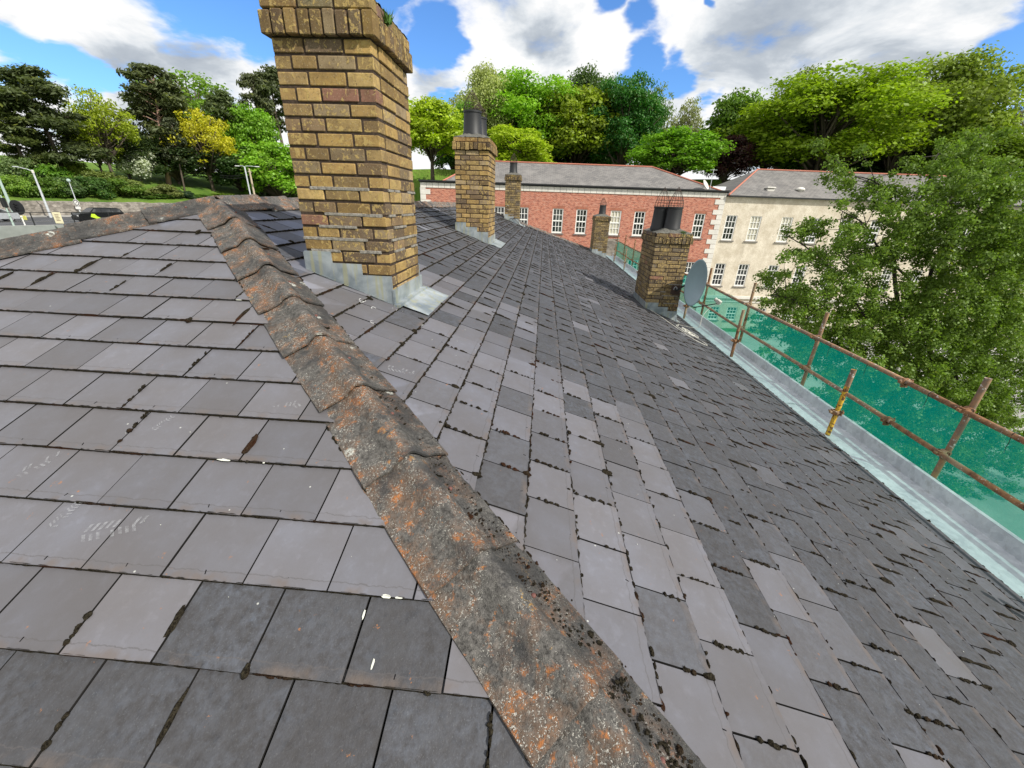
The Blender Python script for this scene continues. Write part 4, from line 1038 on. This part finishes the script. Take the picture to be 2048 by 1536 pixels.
# ------------------------------------------------------------------ street things
def car(name, p, heading, Lc, Hc, Wc, body, label, kind, badge=None, flip=1):
    r = thing(name, p, label, 'car' if kind != 'van' else 'van'); h = Vector((math.cos(heading), math.sin(heading), 0)); s = Vector((-h.y, h.x, 0)); up = Vector((0, 0, 1))
    def P(a, c_, z): return p+h*a+s*c_+up*z
    if kind == 'suv': pf = [(-.5, .30), (-.5, .52), (-.485, .60), (-.44, .66), (-.20, .70), (.46, .70), (.49, .62), (.5, .40), (.49, .22), (-.49, .20)]; gh = [(-.27, .69), (-.14, .97), (.0, 1.0), (.36, .99), (.42, .94), (.475, .68)]
    else: pf = [(-.5, .28), (-.5, .48), (-.48, .56), (-.25, .66), (.34, .68), (.48, .66), (.5, .50), (.5, .28), (.48, .2), (-.48, .18)]; gh = [(-.25, .65), (-.07, .96), (.10, 1.0), (.22, .95), (.38, .67)]
    b = MB(); V = []; n = len(pf)
    for c_, k in ((-.5, .94), (-.46, 1.), (.46, 1.), (.5, .94)):
        for a, z in pf: V.append(P(a*Lc*(1 if abs(c_) < .48 else .985), c_*Wc, Hc*(.44+(z-.44)*k)))
    b.add(V, [[i*n+j, i*n+(j+1) % n, (i+1)*n+(j+1) % n, (i+1)*n+j] for i in range(3) for j in range(n)]+[list(range(n))[::-1], [3*n+j for j in range(n)]]); b.build('body', body, r)
    b = MB(); V = []; m = len(gh)
    for c_ in (-1, 1):
        for a, z in gh: V.append(P(a*Lc, c_*Wc*(.46-(z-.66)*.25), Hc*z))
    b.add(V, [[j, j+1, m+j+1, m+j] for j in range(m-1)]+[list(range(m))[::-1], [m+j for j in range(m)]]); cab = b.build('cabin', body, r)
    for c_ in (-1, 1):
        k = 3 if kind == 'suv' else 2; a0, a1 = gh[0][0]+.055, gh[-1][0]-.05; b = MB()
        for q_ in range(k):
            s0 = a0+(a1-a0)*q_/k+.008; s1 = a0+(a1-a0)*(q_+1)/k-.008
            t0 = max(s0, gh[1][0]+.01) if q_ == 0 else s0; t1 = min(s1, gh[-2][0]-.005) if q_ == k-1 else s1
            V = [P(x_*Lc, c_*(Wc*(.46-(z-.66)*.25)+.006), Hc*z) for x_, z in ((s0, .71), (s1, .71), (t1, .93), (t0, .93))]
            b.add(V, [(0, 1, 2, 3)] if c_ < 0 else [(0, 3, 2, 1)])
        b.build('side_windows', glassM, cab)
    for a in (-.31, .31):
        for c_ in (-1, 1):
            Mx = Matrix.Translation(P(a*Lc, c_*Wc*.44, .33)) @ s.to_track_quat('Z', 'Y').to_matrix().to_4x4()
            b = MB(); b.lathe([(.001, -.1), (.30, -.1), (.335, -.07), (.335, .07), (.30, .1), (.001, .1)], (0, 0, 0), 18, M=Mx); wh = b.build('wheel', rubber, r)
            b = MB(); b.lathe([(.001, -.112), (.2, -.108), (.2, .108), (.001, .112)], (0, 0, 0), 12, M=Mx); b.build('wheel_rim', rim, wh)
    for c_ in (-1, 1):
        b = MB(); q_ = P(-.497*Lc, c_*Wc*.36, Hc*.48); b.box((-.05, -.14, -.07), (.05, .14, .07), bev=.02, M=Matrix.Translation(q_) @ Matrix.Rotation(heading, 4, 'Z')); b.build('headlight', lampgl, r)
        b = MB(); q_ = P(.492*Lc, c_*Wc*.38, Hc*.52); b.box((-.04, -.12, -.09), (.04, .12, .09), bev=.02, M=Matrix.Translation(q_) @ Matrix.Rotation(heading, 4, 'Z')); b.build('tail_light', nailM, r)
    if badge:
        b = MB()
        for c_ in (-1, 1):
            V = [P(x_*Lc, c_*(Wc*.5+.004), Hc*z) for x_, z in ((-.27, .42), (-.16, .30), (-.05, .26), (-.07, .36), (-.13, .44), (-.17, .60), (-.24, .62))]
            b.add(V, [list(range(7))])
        b.build('lime_door_logo', badge, r)
    return r
hd = math.atan2(RD.y, RD.x)
pc = on_z(173, 447, ZR)+RD*1.9+RN*.9
car('parked_car', Vector((pc.x, pc.y, ZR)), hd, 4.7, 1.75, 1.85, carblk, 'black people carrier with a lime green logo on its front door, on the road', 'suv', lime)
pc = on_z(40, 443, ZR)-RD*2.0+RN*.8
car('silver_car', Vector((pc.x, pc.y, ZR)), hd, 4.4, 1.45, 1.75, carsil, 'silver car cut off by the left edge of the picture', 'car')
def pole(name, px0, px1, z0, label, cat, r=.06, mat=galv, fd=1.):
    bs = on_z(px1[0], px1[1], z0)*fd; d = dist_of(bs); tp = at(px0[0], px0[1], d); tp = Vector((bs.x, bs.y, tp.z))
    t = thing(name, bs, label, cat); b = MB(); b.tube([Vector((bs.x, bs.y, ZR)), tp], r, 8, r2=r*.6); b.build('pole', mat, t); return t, bs, tp
t, bs, tp = pole('street_lamp', (66, 343), (99, 427), ZR, 'tall pale grey street lamp post leaning over the stone wall, left of the round sign', 'street lamp', .15, galv, fd=.86)
sL = -UW
b = MB(); b.tube([tp, tp+Vector((0, 0, .25))+sL*.6, tp+Vector((0, 0, .5))+sL*1.9], .05, 6); b.box((-.35, -.1, -.06), (.35, .1, .06), bev=.03, M=Matrix.Translation(tp+Vector((0, 0, .5))+sL*2.1) @ Matrix.Rotation(math.atan2(sL.y, sL.x), 4, 'Z')); b.build('lamp_arm', galv, t)
b = MB(); b.box((-.12, -.10, -.25), (.12, .10, .2), bev=.04, M=Matrix.Translation(tp)); b.build('lamp_collar', cream, t)
t, bs, tp = pole('round_sign_post', (138, 362), (163, 431), ZR+.1, 'thin grey post with a small lamp on top and a round white traffic sign', 'sign post', .08, galv)
b = MB(); b.lathe([(.1, -.2), (.24, .0), (.22, .2), (.08, .3), (.001, .31)], tp, 12); b.build('lamp_head', polegrn, t)
sp_ = bs+(tp-bs)*.38; Ms = Matrix.Translation(sp_-FW*.07) @ (-FW).to_track_quat('Z', 'Y').to_matrix().to_4x4()
b = MB(); b.lathe([(.001, 0), (.46, 0), (.46, .015), (.001, .016)], (0, 0, 0), 24, M=Ms); sg_ = b.build('sign_disc', white, t)
b = MB(); b.lathe([(.30, .018), (.40, .018), (.40, .022), (.30, .022)], (0, 0, 0), 24, M=Ms)
b.box((-.22, -.03, .018), (.22, .03, .024), M=Ms @ Matrix.Rotation(.8, 4, 'Z')); b.build('black_ring', black, sg_)
b = MB(); b.box((-.40, -.90, .0), (.40, -.55, .015), M=Ms); b.build('plate', white, t)
t, bs, tp = pole('traffic_signal', (0, 330), (27, 425), ZR+.1, 'pale green traffic signal pole with a big black backing board', 'traffic light', .18, polegrn, fd=.84)
hc = at(34, 415, dist_of(bs)-2); Mh = Matrix.Translation(hc) @ (-FW).to_track_quat('Z', 'Y').to_matrix().to_4x4()
b = MB(); b.lathe([(.001, -.08), (.80, -.08), (.88, -.04), (.88, .04), (.001, .05)], (0, 0, 0), 14, M=Mh)
for k in (-1, 0, 1): b.lathe([(.13, .05), (.14, .22), (.12, .22), (.11, .06)], (0, 0, 0), 10, M=Mh @ Matrix.Translation((.0, k*.33, 0)))
b.tube([hc, Vector((bs.x, bs.y, hc.z-.2))], .05, 6); b.build('backing_board', black, t)
b = MB(); b.box((-.05, -1.75, -.05), (.65, -.95, .05), bev=.03, M=Mh); b.build('yellow_panel', flat('yellow_panel', (.55, .55, .12), .6), t)
t, bs, tp = pole('signal_post', (-4, 390), (28, 452), ZR+.1, 'slim pale signal post at the near kerb by the left edge', 'post', .09, polegrn)
b = MB(); b.box((-.18, -.15, -.5), (.18, .15, .4), bev=.04, M=Matrix.Translation(bs+(tp-bs)*.78)); b.build('signal_head', black, t)
t, bs, tp = pole('double_bollard', (42, 434), (50, 450), ZR+.1, 'short pale post standing at the kerb right of the signal post', 'post', .07, white)
b = MB(); b.lathe([(.07, 0), (.10, .03), (.05, .1), (.001, .11)], tp, 8); b.build('post_cap', white, t)
t, bs, tp = pole('dark_signal', (203, 394), (211, 426), ZR+.1, 'small dark traffic signal on a pale post behind the black car', 'traffic light', .09, polegrn)
b = MB(); b.box((-.22, -.18, -1.0), (.22, .18, .1), bev=.05, M=Matrix.Translation(tp)); b.build('signal_head', black, t)
# cream notice at the railing
bs = on_z(123, 452, ZR+.14); t = thing('notice_board', bs, 'small cream notice board fixed to the railing', 'sign'); bs = bs+Vector((0, 0, .45))
Mn = Matrix.Translation(bs+Vector((0, 0, .35))-FW*.05) @ (-FW).to_track_quat('Z', 'Y').to_matrix().to_4x4() @ Matrix.Rotation(.0, 4, 'Z')
b = MB(); b.box((-.42, -.55, -.02), (.42, .55, .02), bev=.01, M=Mn); b.build('board', flat('cream_board', (.75, .68, .48), .6), t)
b = MB()
for k in range(5): b.box((-.22, .28-k*.14, .021), (.22-.05*(k % 2), .33-k*.14, .024), M=Mn)
b.build('lines_of_print', nailM, t)
# double arm lamp and wooden pole beside the chimney
bs = at(503, 400, 82); tp = at(494, 333, 82); tp = Vector((bs.x, bs.y, tp.z)); t = thing('street_lamp', bs, 'slender grey lamp post with two curved arms, left of the nearest chimney', 'street lamp')
b = MB(); b.tube([bs-Vector((0, 0, 3)), tp], .12, 8); b.build('pole', galv, t)
for sgn, L in ((1, 2.0), (-1, 1.0)):
    b = MB(); b.tube(smoothpts([tp-Vector((0, 0, .4)), tp+UW*sgn*.25+Vector((0, 0, .05)), tp+UW*sgn*L+Vector((0, 0, .05))]), .05, 6); a_ = b.build('lamp_arm', galv, t)
    b = MB(); b.box((-.4, -.12, -.08), (.4, .12, .08), bev=.05, M=Matrix.Translation(tp+UW*sgn*(L+.3)+Vector((0, 0, .02))) @ Matrix.Rotation(math.atan2(UW.y, UW.x), 4, 'Z')); b.build('lamp_head', lampgl, a_)
bs = at(511, 400, 84); tp = at(498, 337, 84); tp = Vector((bs.x, bs.y, tp.z)); t = thing('utility_pole', bs, 'pale wooden utility pole carrying wires, beside the double armed lamp', 'pole')
b = MB(); b.tube([bs-Vector((0, 0, 3)), tp], .2, 8, r2=.14); b.box((-.5, -.05, -.6), (.5, .05, -.5), M=Matrix.Translation(tp)); b.build('pole', flat('pale_wood', (.45, .38, .27), .8), t)
for dz in (0, -.5):
    b = MB(); e2 = at(-60, 372+dz*10, 45); s_ = tp+Vector((0, 0, -.55+dz))
    e2 = at(440, 350-dz*8, 80); b.tube([s_.lerp(e2, k/8)-Vector((0, 0, .4*math.sin(math.pi*k/8))) for k in range(9)], .018, 4); b.build('wire', black, t)

# ------------------------------------------------------------------ trees
def leaves(P, N, size, rg, stretch=1.5, col=None):
    """P points, N normals -> leaf quads with random roll"""
    n = len(P); a = rg.normal(size=(n, 3)); a -= (a*N).sum(1)[:, None]*N; a /= np.linalg.norm(a, axis=1)[:, None]; b_ = np.cross(N, a)
    s = size*(.6+.8*rg.random(n))[:, None]
    A = a*s*stretch*.5; B = b_*s*.5
    V = np.stack([P-A, P-A*.1-B, P+A, P-A*.1+B], 1).reshape(-1, 3)
    F = np.arange(4*n).reshape(n, 4); c = np.stack([np.clip(col if col is not None else .5+rg.normal(0, .2, n), 0, 1), (rg.random(n) < .10)*rg.random(n), rg.random(n)], 1)
    return V, F, c
def unit(v): return v/np.maximum(np.linalg.norm(v, axis=1), 1e-9)[:, None]
def crown_mesh(name, clusters, per, size, seed, up=.5, stretch=1.5, flatz=.75, shell=.5):
    rg = np.random.default_rng(seed); Ps, Ns, Cs = [], [], []
    for (c, r) in clusters:
        n = int(per*(r/.12)**2) if per > 0 else 10
        d = unit(rg.normal(size=(n, 3))); d[:, 2] = np.where(rg.random(n) < .45, np.abs(d[:, 2]), d[:, 2])
        rad = r*(shell+(1-shell)*rg.random(n)**.6)*(1+.18*rg.normal(size=n))
        P = np.array(c)+d*rad[:, None]*np.array([1, 1, flatz])
        N = unit(d*.8+rg.normal(size=(n, 3))*.65+np.array([0, 0, up]))
        Ps.append(P); Ns.append(N); Cs.append(np.full(n, rg.normal(.5, .16))+rg.normal(0, .13, n))
    V, F, c = leaves(np.concatenate(Ps), np.concatenate(Ns), size, rg, stretch, np.concatenate(Cs))
    me = bpy.data.meshes.new(name); me.from_pydata(V.tolist(), [], F.tolist()); me.materials.append(leafM)
    at_ = me.color_attributes.new('Col', 'FLOAT_COLOR', 'CORNER'); cc = np.repeat(np.concatenate([c, np.ones((len(c), 1))], 1), 4, axis=0).astype(np.float32); at_.data.foreach_set('color', cc.ravel())
    return me
def limb_mesh(name, limbs, r0):
    b = MB()
    for pts, ra, rb in limbs:
        K = len(pts); b.tube(pts, [ra+(rb-ra)*i/(K-1) for i in range(K)], 7)
    me = bpy.data.meshes.new(name); me.from_pydata([tuple(v) for v in b.v], [], b.f); me.materials.append(barkM); me.polygons.foreach_set('use_smooth', [True]*len(me.polygons)); return me
def broad(seed, nc=46, base=.18, wide=.42, size=.022, per=200, egg=1.0, r=(.075, .14), up=.5, flatz=.7):
    """unit-height broadleaf"""
    rr = random.Random(seed); cl = []; limbs = []
    trunk = [Vector((0, 0, -.15)), Vector((.01, 0, base)), Vector((rr.uniform(-.02, .02), rr.uniform(-.02, .02), .45)), Vector((rr.uniform(-.04, .04), rr.uniform(-.04, .04), .8))]
    limbs.append((trunk, .026, .006)); cz = (base+1)/2; hz = (1-base)/2
    for k in range(nc):
        while True:
            d = Vector((rr.gauss(0, 1), rr.gauss(0, 1), rr.gauss(0, 1))).normalized()
            if d.z > -.75: break
        q_ = rr.uniform(.22, .98)**.6; w_ = wide*(1-.25*max(0, d.z))*rr.uniform(.85, 1.08); R_ = rr.uniform(*r)
        c = Vector((d.x*w_*q_, d.y*w_*q_, cz+d.z*(hz-R_*.6)*q_)); cl.append((c, R_))
        if k % 2 == 0:
            s = trunk[1].lerp(trunk[3], rr.uniform(0, .85)*max(.1, min(1, (c.z-base)/(1-base))) ); mid = s.lerp(c, .5)+Vector((rr.uniform(-.03, .03), rr.uniform(-.03, .03), .03))
            limbs.append(([s, mid, c], .010, .0025))
    return crown_mesh('crown_mesh', cl, per, size, seed, up, flatz=flatz), limb_mesh('trunk_mesh', limbs, 1)
def pine(seed, lean=.1, base=.35, nc=40, wide=.26, bushy=False):
    rr = random.Random(seed); cl = []; limbs = []
    tr = [Vector((0, 0, -.12)), Vector((lean*.3, 0, .3)), Vector((lean*.7, .01, .6)), Vector((lean, 0, .94))]
    limbs.append((tr, .022, .006))
    for k in range(nc):
        z = base+(1-base)*((k+.5)/nc)**.9; t_ = z; cxy = Vector((lean*t_, 0, 0)); w_ = wide*(1.05-.75*((z-base)/(1-base))**1.7)*rr.uniform(.3, 1.1)
        if z < base+.12: w_ *= .8
        an = rr.uniform(0, 6.28); c = Vector((cxy.x+math.cos(an)*w_, math.sin(an)*w_, z)); cl.append((c, rr.uniform(.065, .115)*(1.25 if bushy else 1)))
        if k % 2 == 0: limbs.append(([Vector((cxy.x, 0, z-.06)), Vector((cxy.x, 0, z-.03)).lerp(c, .5), c], .006, .002))
    return crown_mesh('pine_crown_mesh', cl, 230, .017, seed, .7, stretch=2.8, flatz=.42, shell=.2), limb_mesh('pine_trunk_mesh', limbs, 1)
PB = [broad(101, 88, .08, .42, r=(.09, .15)), broad(102, 140, .0, .45, size=.0145, per=360, r=(.075, .13)), broad(103, 96, .04, .40, size=.016, per=330, r=(.08, .15)), broad(104, 118, -.04, .48, r=(.08, .13)), broad(105, 120, .12, .43, size=.017, per=130, r=(.05, .11), up=.2)]
PP = [pine(201), pine(202, -.05, .14, 66, .42, True), pine(203, .16, .36, 44, .27), pine(204, -.03, .46, 34, .23)]
PBush = [broad(301, 34, -.1, .62, size=.05, per=75, r=(.16, .26)), broad(302, 38, -.1, .75, size=.045, per=80, r=(.13, .24))]
used = set()
def tree(name, proto, base, h, wsc, colr, bark, label, cat='tree', group=None, rot=0., trunk=True, lean=None):
    root = thing(name, base, label, cat, group); root.rotation_euler = (lean[0] if lean else 0, lean[1] if lean else 0, rot); root.scale = (h*wsc, h*wsc, h)
    c = bpy.data.objects.new('crown' if trunk else 'foliage', proto[0]); C.objects.link(c); c.parent = root; c.color = (*colr, 1)
    if trunk: t_ = bpy.data.objects.new('trunk', proto[1]); C.objects.link(t_); t_.parent = root; t_.color = (*bark, 1)
    return root
def tree_px(name, proto, cx, ytop, ybase, dist, wpx, colr, label, bark=(.10, .08, .06), zb=None, width_unit=.84, rot=0., **k):
    top = at(cx, ytop, dist); base = at(cx, ybase, dist)
    if zb is not None: base = Vector((top.x, top.y, zb))
    base = Vector((top.x, top.y, base.z)); h = top.z-base.z
    D = rayv(cx, (ytop+ybase)/2); wm = wpx/FPX*dist/D.dot(FW)
    return tree(name, proto, base, h, wm/(width_unit*h), colr, bark, label, rot=rot, **k)
LG = (.17, .33, .018); YG = (.27, .36, .016); MG = (.10, .22, .016); DG = (.028, .12, .014); OL = (.16, .22, .026); PN = (.038, .055, .022); PG = (.13, .19, .045); GY = (.42, .39, .018)
gB = 'trees on the wooded hill'
Bk = [ # name proto cx top base dist width colour label
('sycamore_tree', 0, 858, 188, 400, 52, 150, YG, 'bright yellow-green tree just right of the nearest chimney'),
('flowering_chestnut_tree', 2, 968, 116, 420, 62, 130, (.30, .34, .12), 'tall tree speckled with pale blossom above the chimney with two black pots'),
('flowering_chestnut_tree', 2, 930, 190, 420, 58, 60, MG, 'narrow mid green tree half hidden behind the chimney with two black pots'),
('sycamore_tree', 1, 1065, 130, 420, 64, 215, LG, 'broad fresh green tree, the largest one over the brick building, behind the small far chimney'),
('sycamore_tree', 3, 1035, 245, 400, 52, 150, YG, 'low yellow-green tree right behind the brick building roof near its left end'),
('sycamore_tree', 0, 1165, 165, 420, 62, 170, (.18, .24, .015), 'rounded olive-yellow tree over the middle of the brick building'),
('sycamore_tree', 2, 1172, 118, 420, 70, 130, (.055, .10, .020), 'dark olive tree rising behind the rounded olive-yellow one'),
('lime_tree', 1, 1268, 128, 420, 60, 135, DG, 'dense deep green tree over the right part of the brick building'),
('sycamore_tree', 4, 1322, 160, 420, 75, 90, PG, 'pale thin tree in the distance right of the dense deep green one'),
('flowering_chestnut_tree', 4, 1388, 186, 420, 70, 85, (.22, .24, .10), 'distant tree with whitish blossom at the gap between the two roofs'),
('maple_tree', 3, 1362, 252, 430, 52, 165, (.13, .27, .016), 'low domed bright green tree at the right hip of the brick building'),
('lime_tree', 0, 1482, 172, 430, 64, 125, (.09, .17, .015), 'mid green forked tree between the two roofs, above the dark red one'),
('copper_beech_tree', 3, 1470, 262, 430, 55, 95, (.040, .010, .014), 'dark red purple tree between the two roofs'),
('beech_tree', 1, 1690, 128, 430, 54, 315, (.19, .28, .012), 'very large bright lime green tree above the cream building roof'),
('ash_tree', 4, 1625, 118, 430, 64, 130, (.11, .15, .035), 'thin airy tree showing sky through its top, left of the lime green giant'),
('ash_tree', 4, 1770, 118, 430, 66, 170, (.12, .15, .03), 'brownish olive tree crown peeping over the lime green giant'),
('poplar_tree', 2, 1935, 82, 430, 56, 235, (.17, .23, .030), 'tall pale yellow-green tree at the upper right, highest in the picture'),
('poplar_tree', 4, 1845, 150, 430, 54, 130, (.15, .20, .03), 'loose pale tree between the lime green giant and the tall upper right tree'),
('ash_tree', 4, 2060, 190, 430, 60, 80, (.14, .13, .06), 'sparse brownish tree cut by the right picture edge'),
('lime_tree', 0, 1560, 215, 430, 60, 110, (.08, .15, .015), 'dark green tree in shade left of the lime green giant'),
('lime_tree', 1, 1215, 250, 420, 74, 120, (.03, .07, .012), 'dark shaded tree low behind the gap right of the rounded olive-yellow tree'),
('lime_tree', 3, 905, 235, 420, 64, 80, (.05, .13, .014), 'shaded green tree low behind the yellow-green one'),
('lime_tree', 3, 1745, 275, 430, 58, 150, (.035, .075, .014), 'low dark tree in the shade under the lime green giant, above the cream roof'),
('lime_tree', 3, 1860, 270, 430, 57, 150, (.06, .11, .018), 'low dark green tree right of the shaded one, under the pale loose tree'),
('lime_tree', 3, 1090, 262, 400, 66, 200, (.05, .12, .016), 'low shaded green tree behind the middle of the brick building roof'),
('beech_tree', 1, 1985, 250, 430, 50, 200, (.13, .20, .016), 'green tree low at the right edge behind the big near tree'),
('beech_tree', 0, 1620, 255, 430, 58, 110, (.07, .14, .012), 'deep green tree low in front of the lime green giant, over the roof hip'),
]
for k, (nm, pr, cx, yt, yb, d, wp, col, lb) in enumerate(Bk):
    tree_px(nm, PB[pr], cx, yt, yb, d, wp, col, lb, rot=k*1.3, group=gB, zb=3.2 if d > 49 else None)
gL = 'trees on the grass bank'
Lf = [
('pine_tree', PP[1], 55, 143, 345, 62, 165, (.065, .085, .030), 'big dark rounded pine at the left edge above the road'),
('pine_tree', PP[1], 8, 215, 345, 58, 110, (.085, .11, .030), 'lower shaggy pine cut by the left picture edge'),
('maple_tree', PB[4], 166, 165, 352, 66, 110, (.24, .30, .015), 'yellow-green young tree between the rounded pine and the tall leaning pine'),
('maple_tree', PB[0], 160, 212, 349, 60, 75, (.26, .34, .015), 'small lime yellow tree low beside the dark pine'),
('leaning_pine_tree', PP[2], 268, 122, 352, 60, 125, (.070, .085, .034), 'tall pine with a bare pinkish leaning trunk'),
('pine_tree', PP[1], 310, 170, 350, 66, 120, (.075, .085, .040), 'grey green pine just right of the tall leaning pine'),
('ash_tree', PB[4], 372, 132, 345, 72, 190, (.13, .23, .02), 'light green feathery tree behind the golden one'),
('golden_maple_tree', PB[4], 386, 208, 372, 54, 118, GY, 'golden yellow tree in the middle of the bank'),
('pine_tree', PP[3], 440, 188, 370, 58, 85, (.070, .095, .034), 'slim dark pine right of the golden tree'),
('maple_tree', PB[0], 487, 200, 380, 58, 100, (.14, .28, .018), 'vivid green tree between two pines left of the nearest chimney'),
('maple_tree', PB[3], 535, 272, 400, 50, 120, (.16, .31, .02), 'low vivid green tree touching the nearest chimney'),
('pine_tree', PP[3], 540, 142, 345, 60, 95, (.075, .09, .042), 'tall bare stemmed pine leaning against the edge of the nearest chimney'),
('pine_tree', PP[2], 490, 145, 345, 66, 70, (.08, .09, .045), 'thin open pine with upswept branches left of the nearest chimney'),
('blossom_tree', PBush[0], 262, 290, 362, 55, 66, (.42, .45, .36), 'small white blossoming shrub tree at the foot of the leaning pine'),
('maple_tree', PB[1], 225, 240, 352, 74, 100, (.035, .06, .015), 'dark shaded tree behind the leaning pine trunk'),
('lime_tree', PB[3], 330, 262, 362, 70, 110, (.03, .055, .014), 'dark undergrowth tree behind the pines in the middle of the bank'),
('lime_tree', PB[3], 470, 280, 385, 64, 110, (.03, .065, .014), 'dark shaded tree low behind the golden tree'),
('pine_tree', PP[2], 330, 235, 372, 57, 45, (.05, .06, .03), 'thin crooked pine with a dark stem left of the golden tree'),
]
for k, (nm, pr, cx, yt, yb, d, wp, col, lb) in enumerate(Lf):
    bush = pr in PBush; d = bank_hit(cx, yb)+.5
    tree_px(nm, pr, cx, yt, yb, d, wp, col, lb, rot=.0 if pr in PP else k*1.1, group=gL, bark=(.32, .20, .15) if 'leaning' in nm else (.11, .085, .065), width_unit=1.2 if bush else (.55 if pr in PP[2:] or pr is PP[0] else .76))
gS = 'shrubs along the top of the stone wall'
rr = random.Random(77)
sh_l = ['pale green shrub by the left edge above the stone wall', 'green shrub behind the street lamp post', 'grey green shrub between the lamp post and the round sign', 'dark green shrub directly behind the round sign', 'bushy green shrub behind the black car', 'low green shrub right of the black car', 'brownish shrub on the slope right of the black car', 'dark blue-green bush halfway to the golden tree', 'green shrub below the golden tree', 'yellowish shrub under the golden tree',
        'grey green bush at the foot of the nearest chimney', 'light green bush above the lamp post top', 'round bush below the dark rounded pine', 'olive shrub high on the slope under the leaning pine', 'tangled shrub on the slope above the black car', 'small shrub under the vivid green tree', 'dense dark bush right of the utility pole', 'leafy shrub at the left edge high on the bank']
sh_p = [(15, 345, 420, 80, (.13, .22, .03)), (75, 345, 425, 90, (.08, .15, .02)), (125, 350, 424, 90, (.07, .12, .04)), (172, 345, 422, 95, (.05, .11, .02)), (225, 352, 420, 110, (.08, .14, .02)), (290, 382, 418, 100, (.07, .13, .02)), (330, 366, 415, 80, (.12, .14, .04)), (358, 377, 412, 60, (.03, .06, .03)), (405, 388, 412, 90, (.07, .14, .02)), (450, 385, 410, 80, (.12, .19, .02)),
        (545, 362, 412, 70, (.10, .13, .06)), (90, 322, 375, 90, MG), (135, 316, 365, 85, OL), (195, 335, 385, 100, (.14, .18, .04)), (250, 356, 395, 100, (.13, .17, .04)), (500, 378, 412, 50, MG), (580, 350, 412, 60, (.05, .08, .03)), (25, 305, 370, 90, (.12, .18, .06))]
for k, ((cx, yt, yb, wp, col), lb) in enumerate(zip(sh_p, sh_l)):
    yb = min(yb, 396); d = bank_hit(cx, min(yb, 402))+wp*.022
    tree_px('shrub', PBush[k % 2], cx, yt, yb+5, d, wp*.8, col, lb, rot=k*1.7, group=gS, trunk=False, width_unit=1.5, cat='shrub')

# the big near tree beyond the scaffold
rr = random.Random(55); root = thing('birch_tree', at(1840, 640, 15)*1.0, 'big near tree with small glossy leaves and many dark limbs beyond the green netting', 'tree'); bz = root.location.copy(); bz.z = -10.4; root.location = bz
limbs = []; cl = []
def B(x, y, d): return at(x, y, d)-bz
stems = [((1800, 640), (1790, 500), (1850, 380), (1880, 300)), ((1790, 520), (1800, 440), (1760, 370), (1700, 350)), ((1850, 640), (1870, 520), (1950, 430), (2000, 330)), ((1760, 680), (1680, 560), (1620, 500), (1570, 470)), ((1900, 680), (1960, 560), (2040, 480), (2100, 400)),
         ((1700, 690), (1660, 640), (1590, 600), (1530, 590)), ((1820, 560), (1760, 500), (1730, 450), (1680, 420)), ((1900, 760), (1980, 700), (2060, 660), (2150, 640)), ((1850, 430), (1900, 400), (1950, 330), (1960, 270)), ((1750, 760), (1700, 700), (1640, 680), (1600, 680)), ((1950, 800), (2000, 760), (2060, 760), (2120, 780))]
for i, s in enumerate(stems):
    d0 = 15+rr.uniform(-.5, .5); dd = rr.uniform(-1.5, 1.5); pts = [B(x, y, d0+dd*k/3) for k, (x, y) in enumerate(s)]
    limbs.append((smoothpts(pts, 5), .075 if i in (0, 2) else .045, .012))
    for k in range(16):
        a = rr.uniform(.25, 1.0); q_ = pts[min(2, int(a*3))].lerp(pts[min(3, int(a*3)+1)], (a*3) % 1)
        e_ = q_+Vector((rr.gauss(0, .7), rr.gauss(0, .8), rr.gauss(.1, .55))); limbs.append(([q_, q_.lerp(e_, .5)+Vector((0, 0, .06)), e_], .014, .004)); cl.append((e_, rr.uniform(.18, .36)))
        cl.append((q_.lerp(e_, .6), rr.uniform(.14, .28)))
limbs.append(([Vector((0, 0, -.3)), Vector((0, 0, 2.5)), B(1820, 760, 15), B(1800, 640, 15)], .20, .09)); limbs.append(([Vector((0, 0, 2.5)), B(1870, 760, 15), B(1850, 640, 15)], .12, .08))
limbs.append(([Vector((0, 0, 3)), B(1700, 800, 15), B(1700, 690, 15)], .10, .06)); limbs.append(([Vector((0, 0, 3)), B(1930, 820, 15), B(1900, 700, 15)], .10, .06))
dens = [(1600, 610, 80, 18), (1700, 640, 120, 42), (1850, 640, 140, 100), (1980, 620, 120, 120), (1800, 760, 150, 110), (1950, 800, 150, 150), (1690, 560, 90, 13), (1900, 500, 110, 42), (2010, 480, 80, 80), (1990, 380, 90, 32), (1820, 450, 100, 24), (1850, 900, 200, 110), (2020, 950, 180, 90), (1700, 480, 60, 12), (1700, 800, 120, 46), (1960, 1090, 160, 70), (1800, 960, 120, 50), (2080, 1120, 120, 50), (1600, 700, 80, 36), (1920, 340, 80, 26)]
for x, y, sp_, n in dens:
    for _ in range(int(n*2.0)):
        q_ = B(rr.gauss(x, sp_*.5), rr.gauss(y, sp_*.42), rr.uniform(12.8, 17.6)); cl.append((q_, rr.uniform(.16, .36)))
me = crown_mesh('big_crown', [(tuple(c), r) for c, r in cl], 27, .060, 56, .35, stretch=1.45, flatz=.95, shell=.1)
o = bpy.data.objects.new('crown', me); C.objects.link(o); o.parent = root; o.color = (.10, .165, .020, 1)
o = bpy.data.objects.new('trunk', limb_mesh('big_trunk', limbs, 1)); C.objects.link(o); o.parent = root; o.color = (.035, .028, .024, 1)
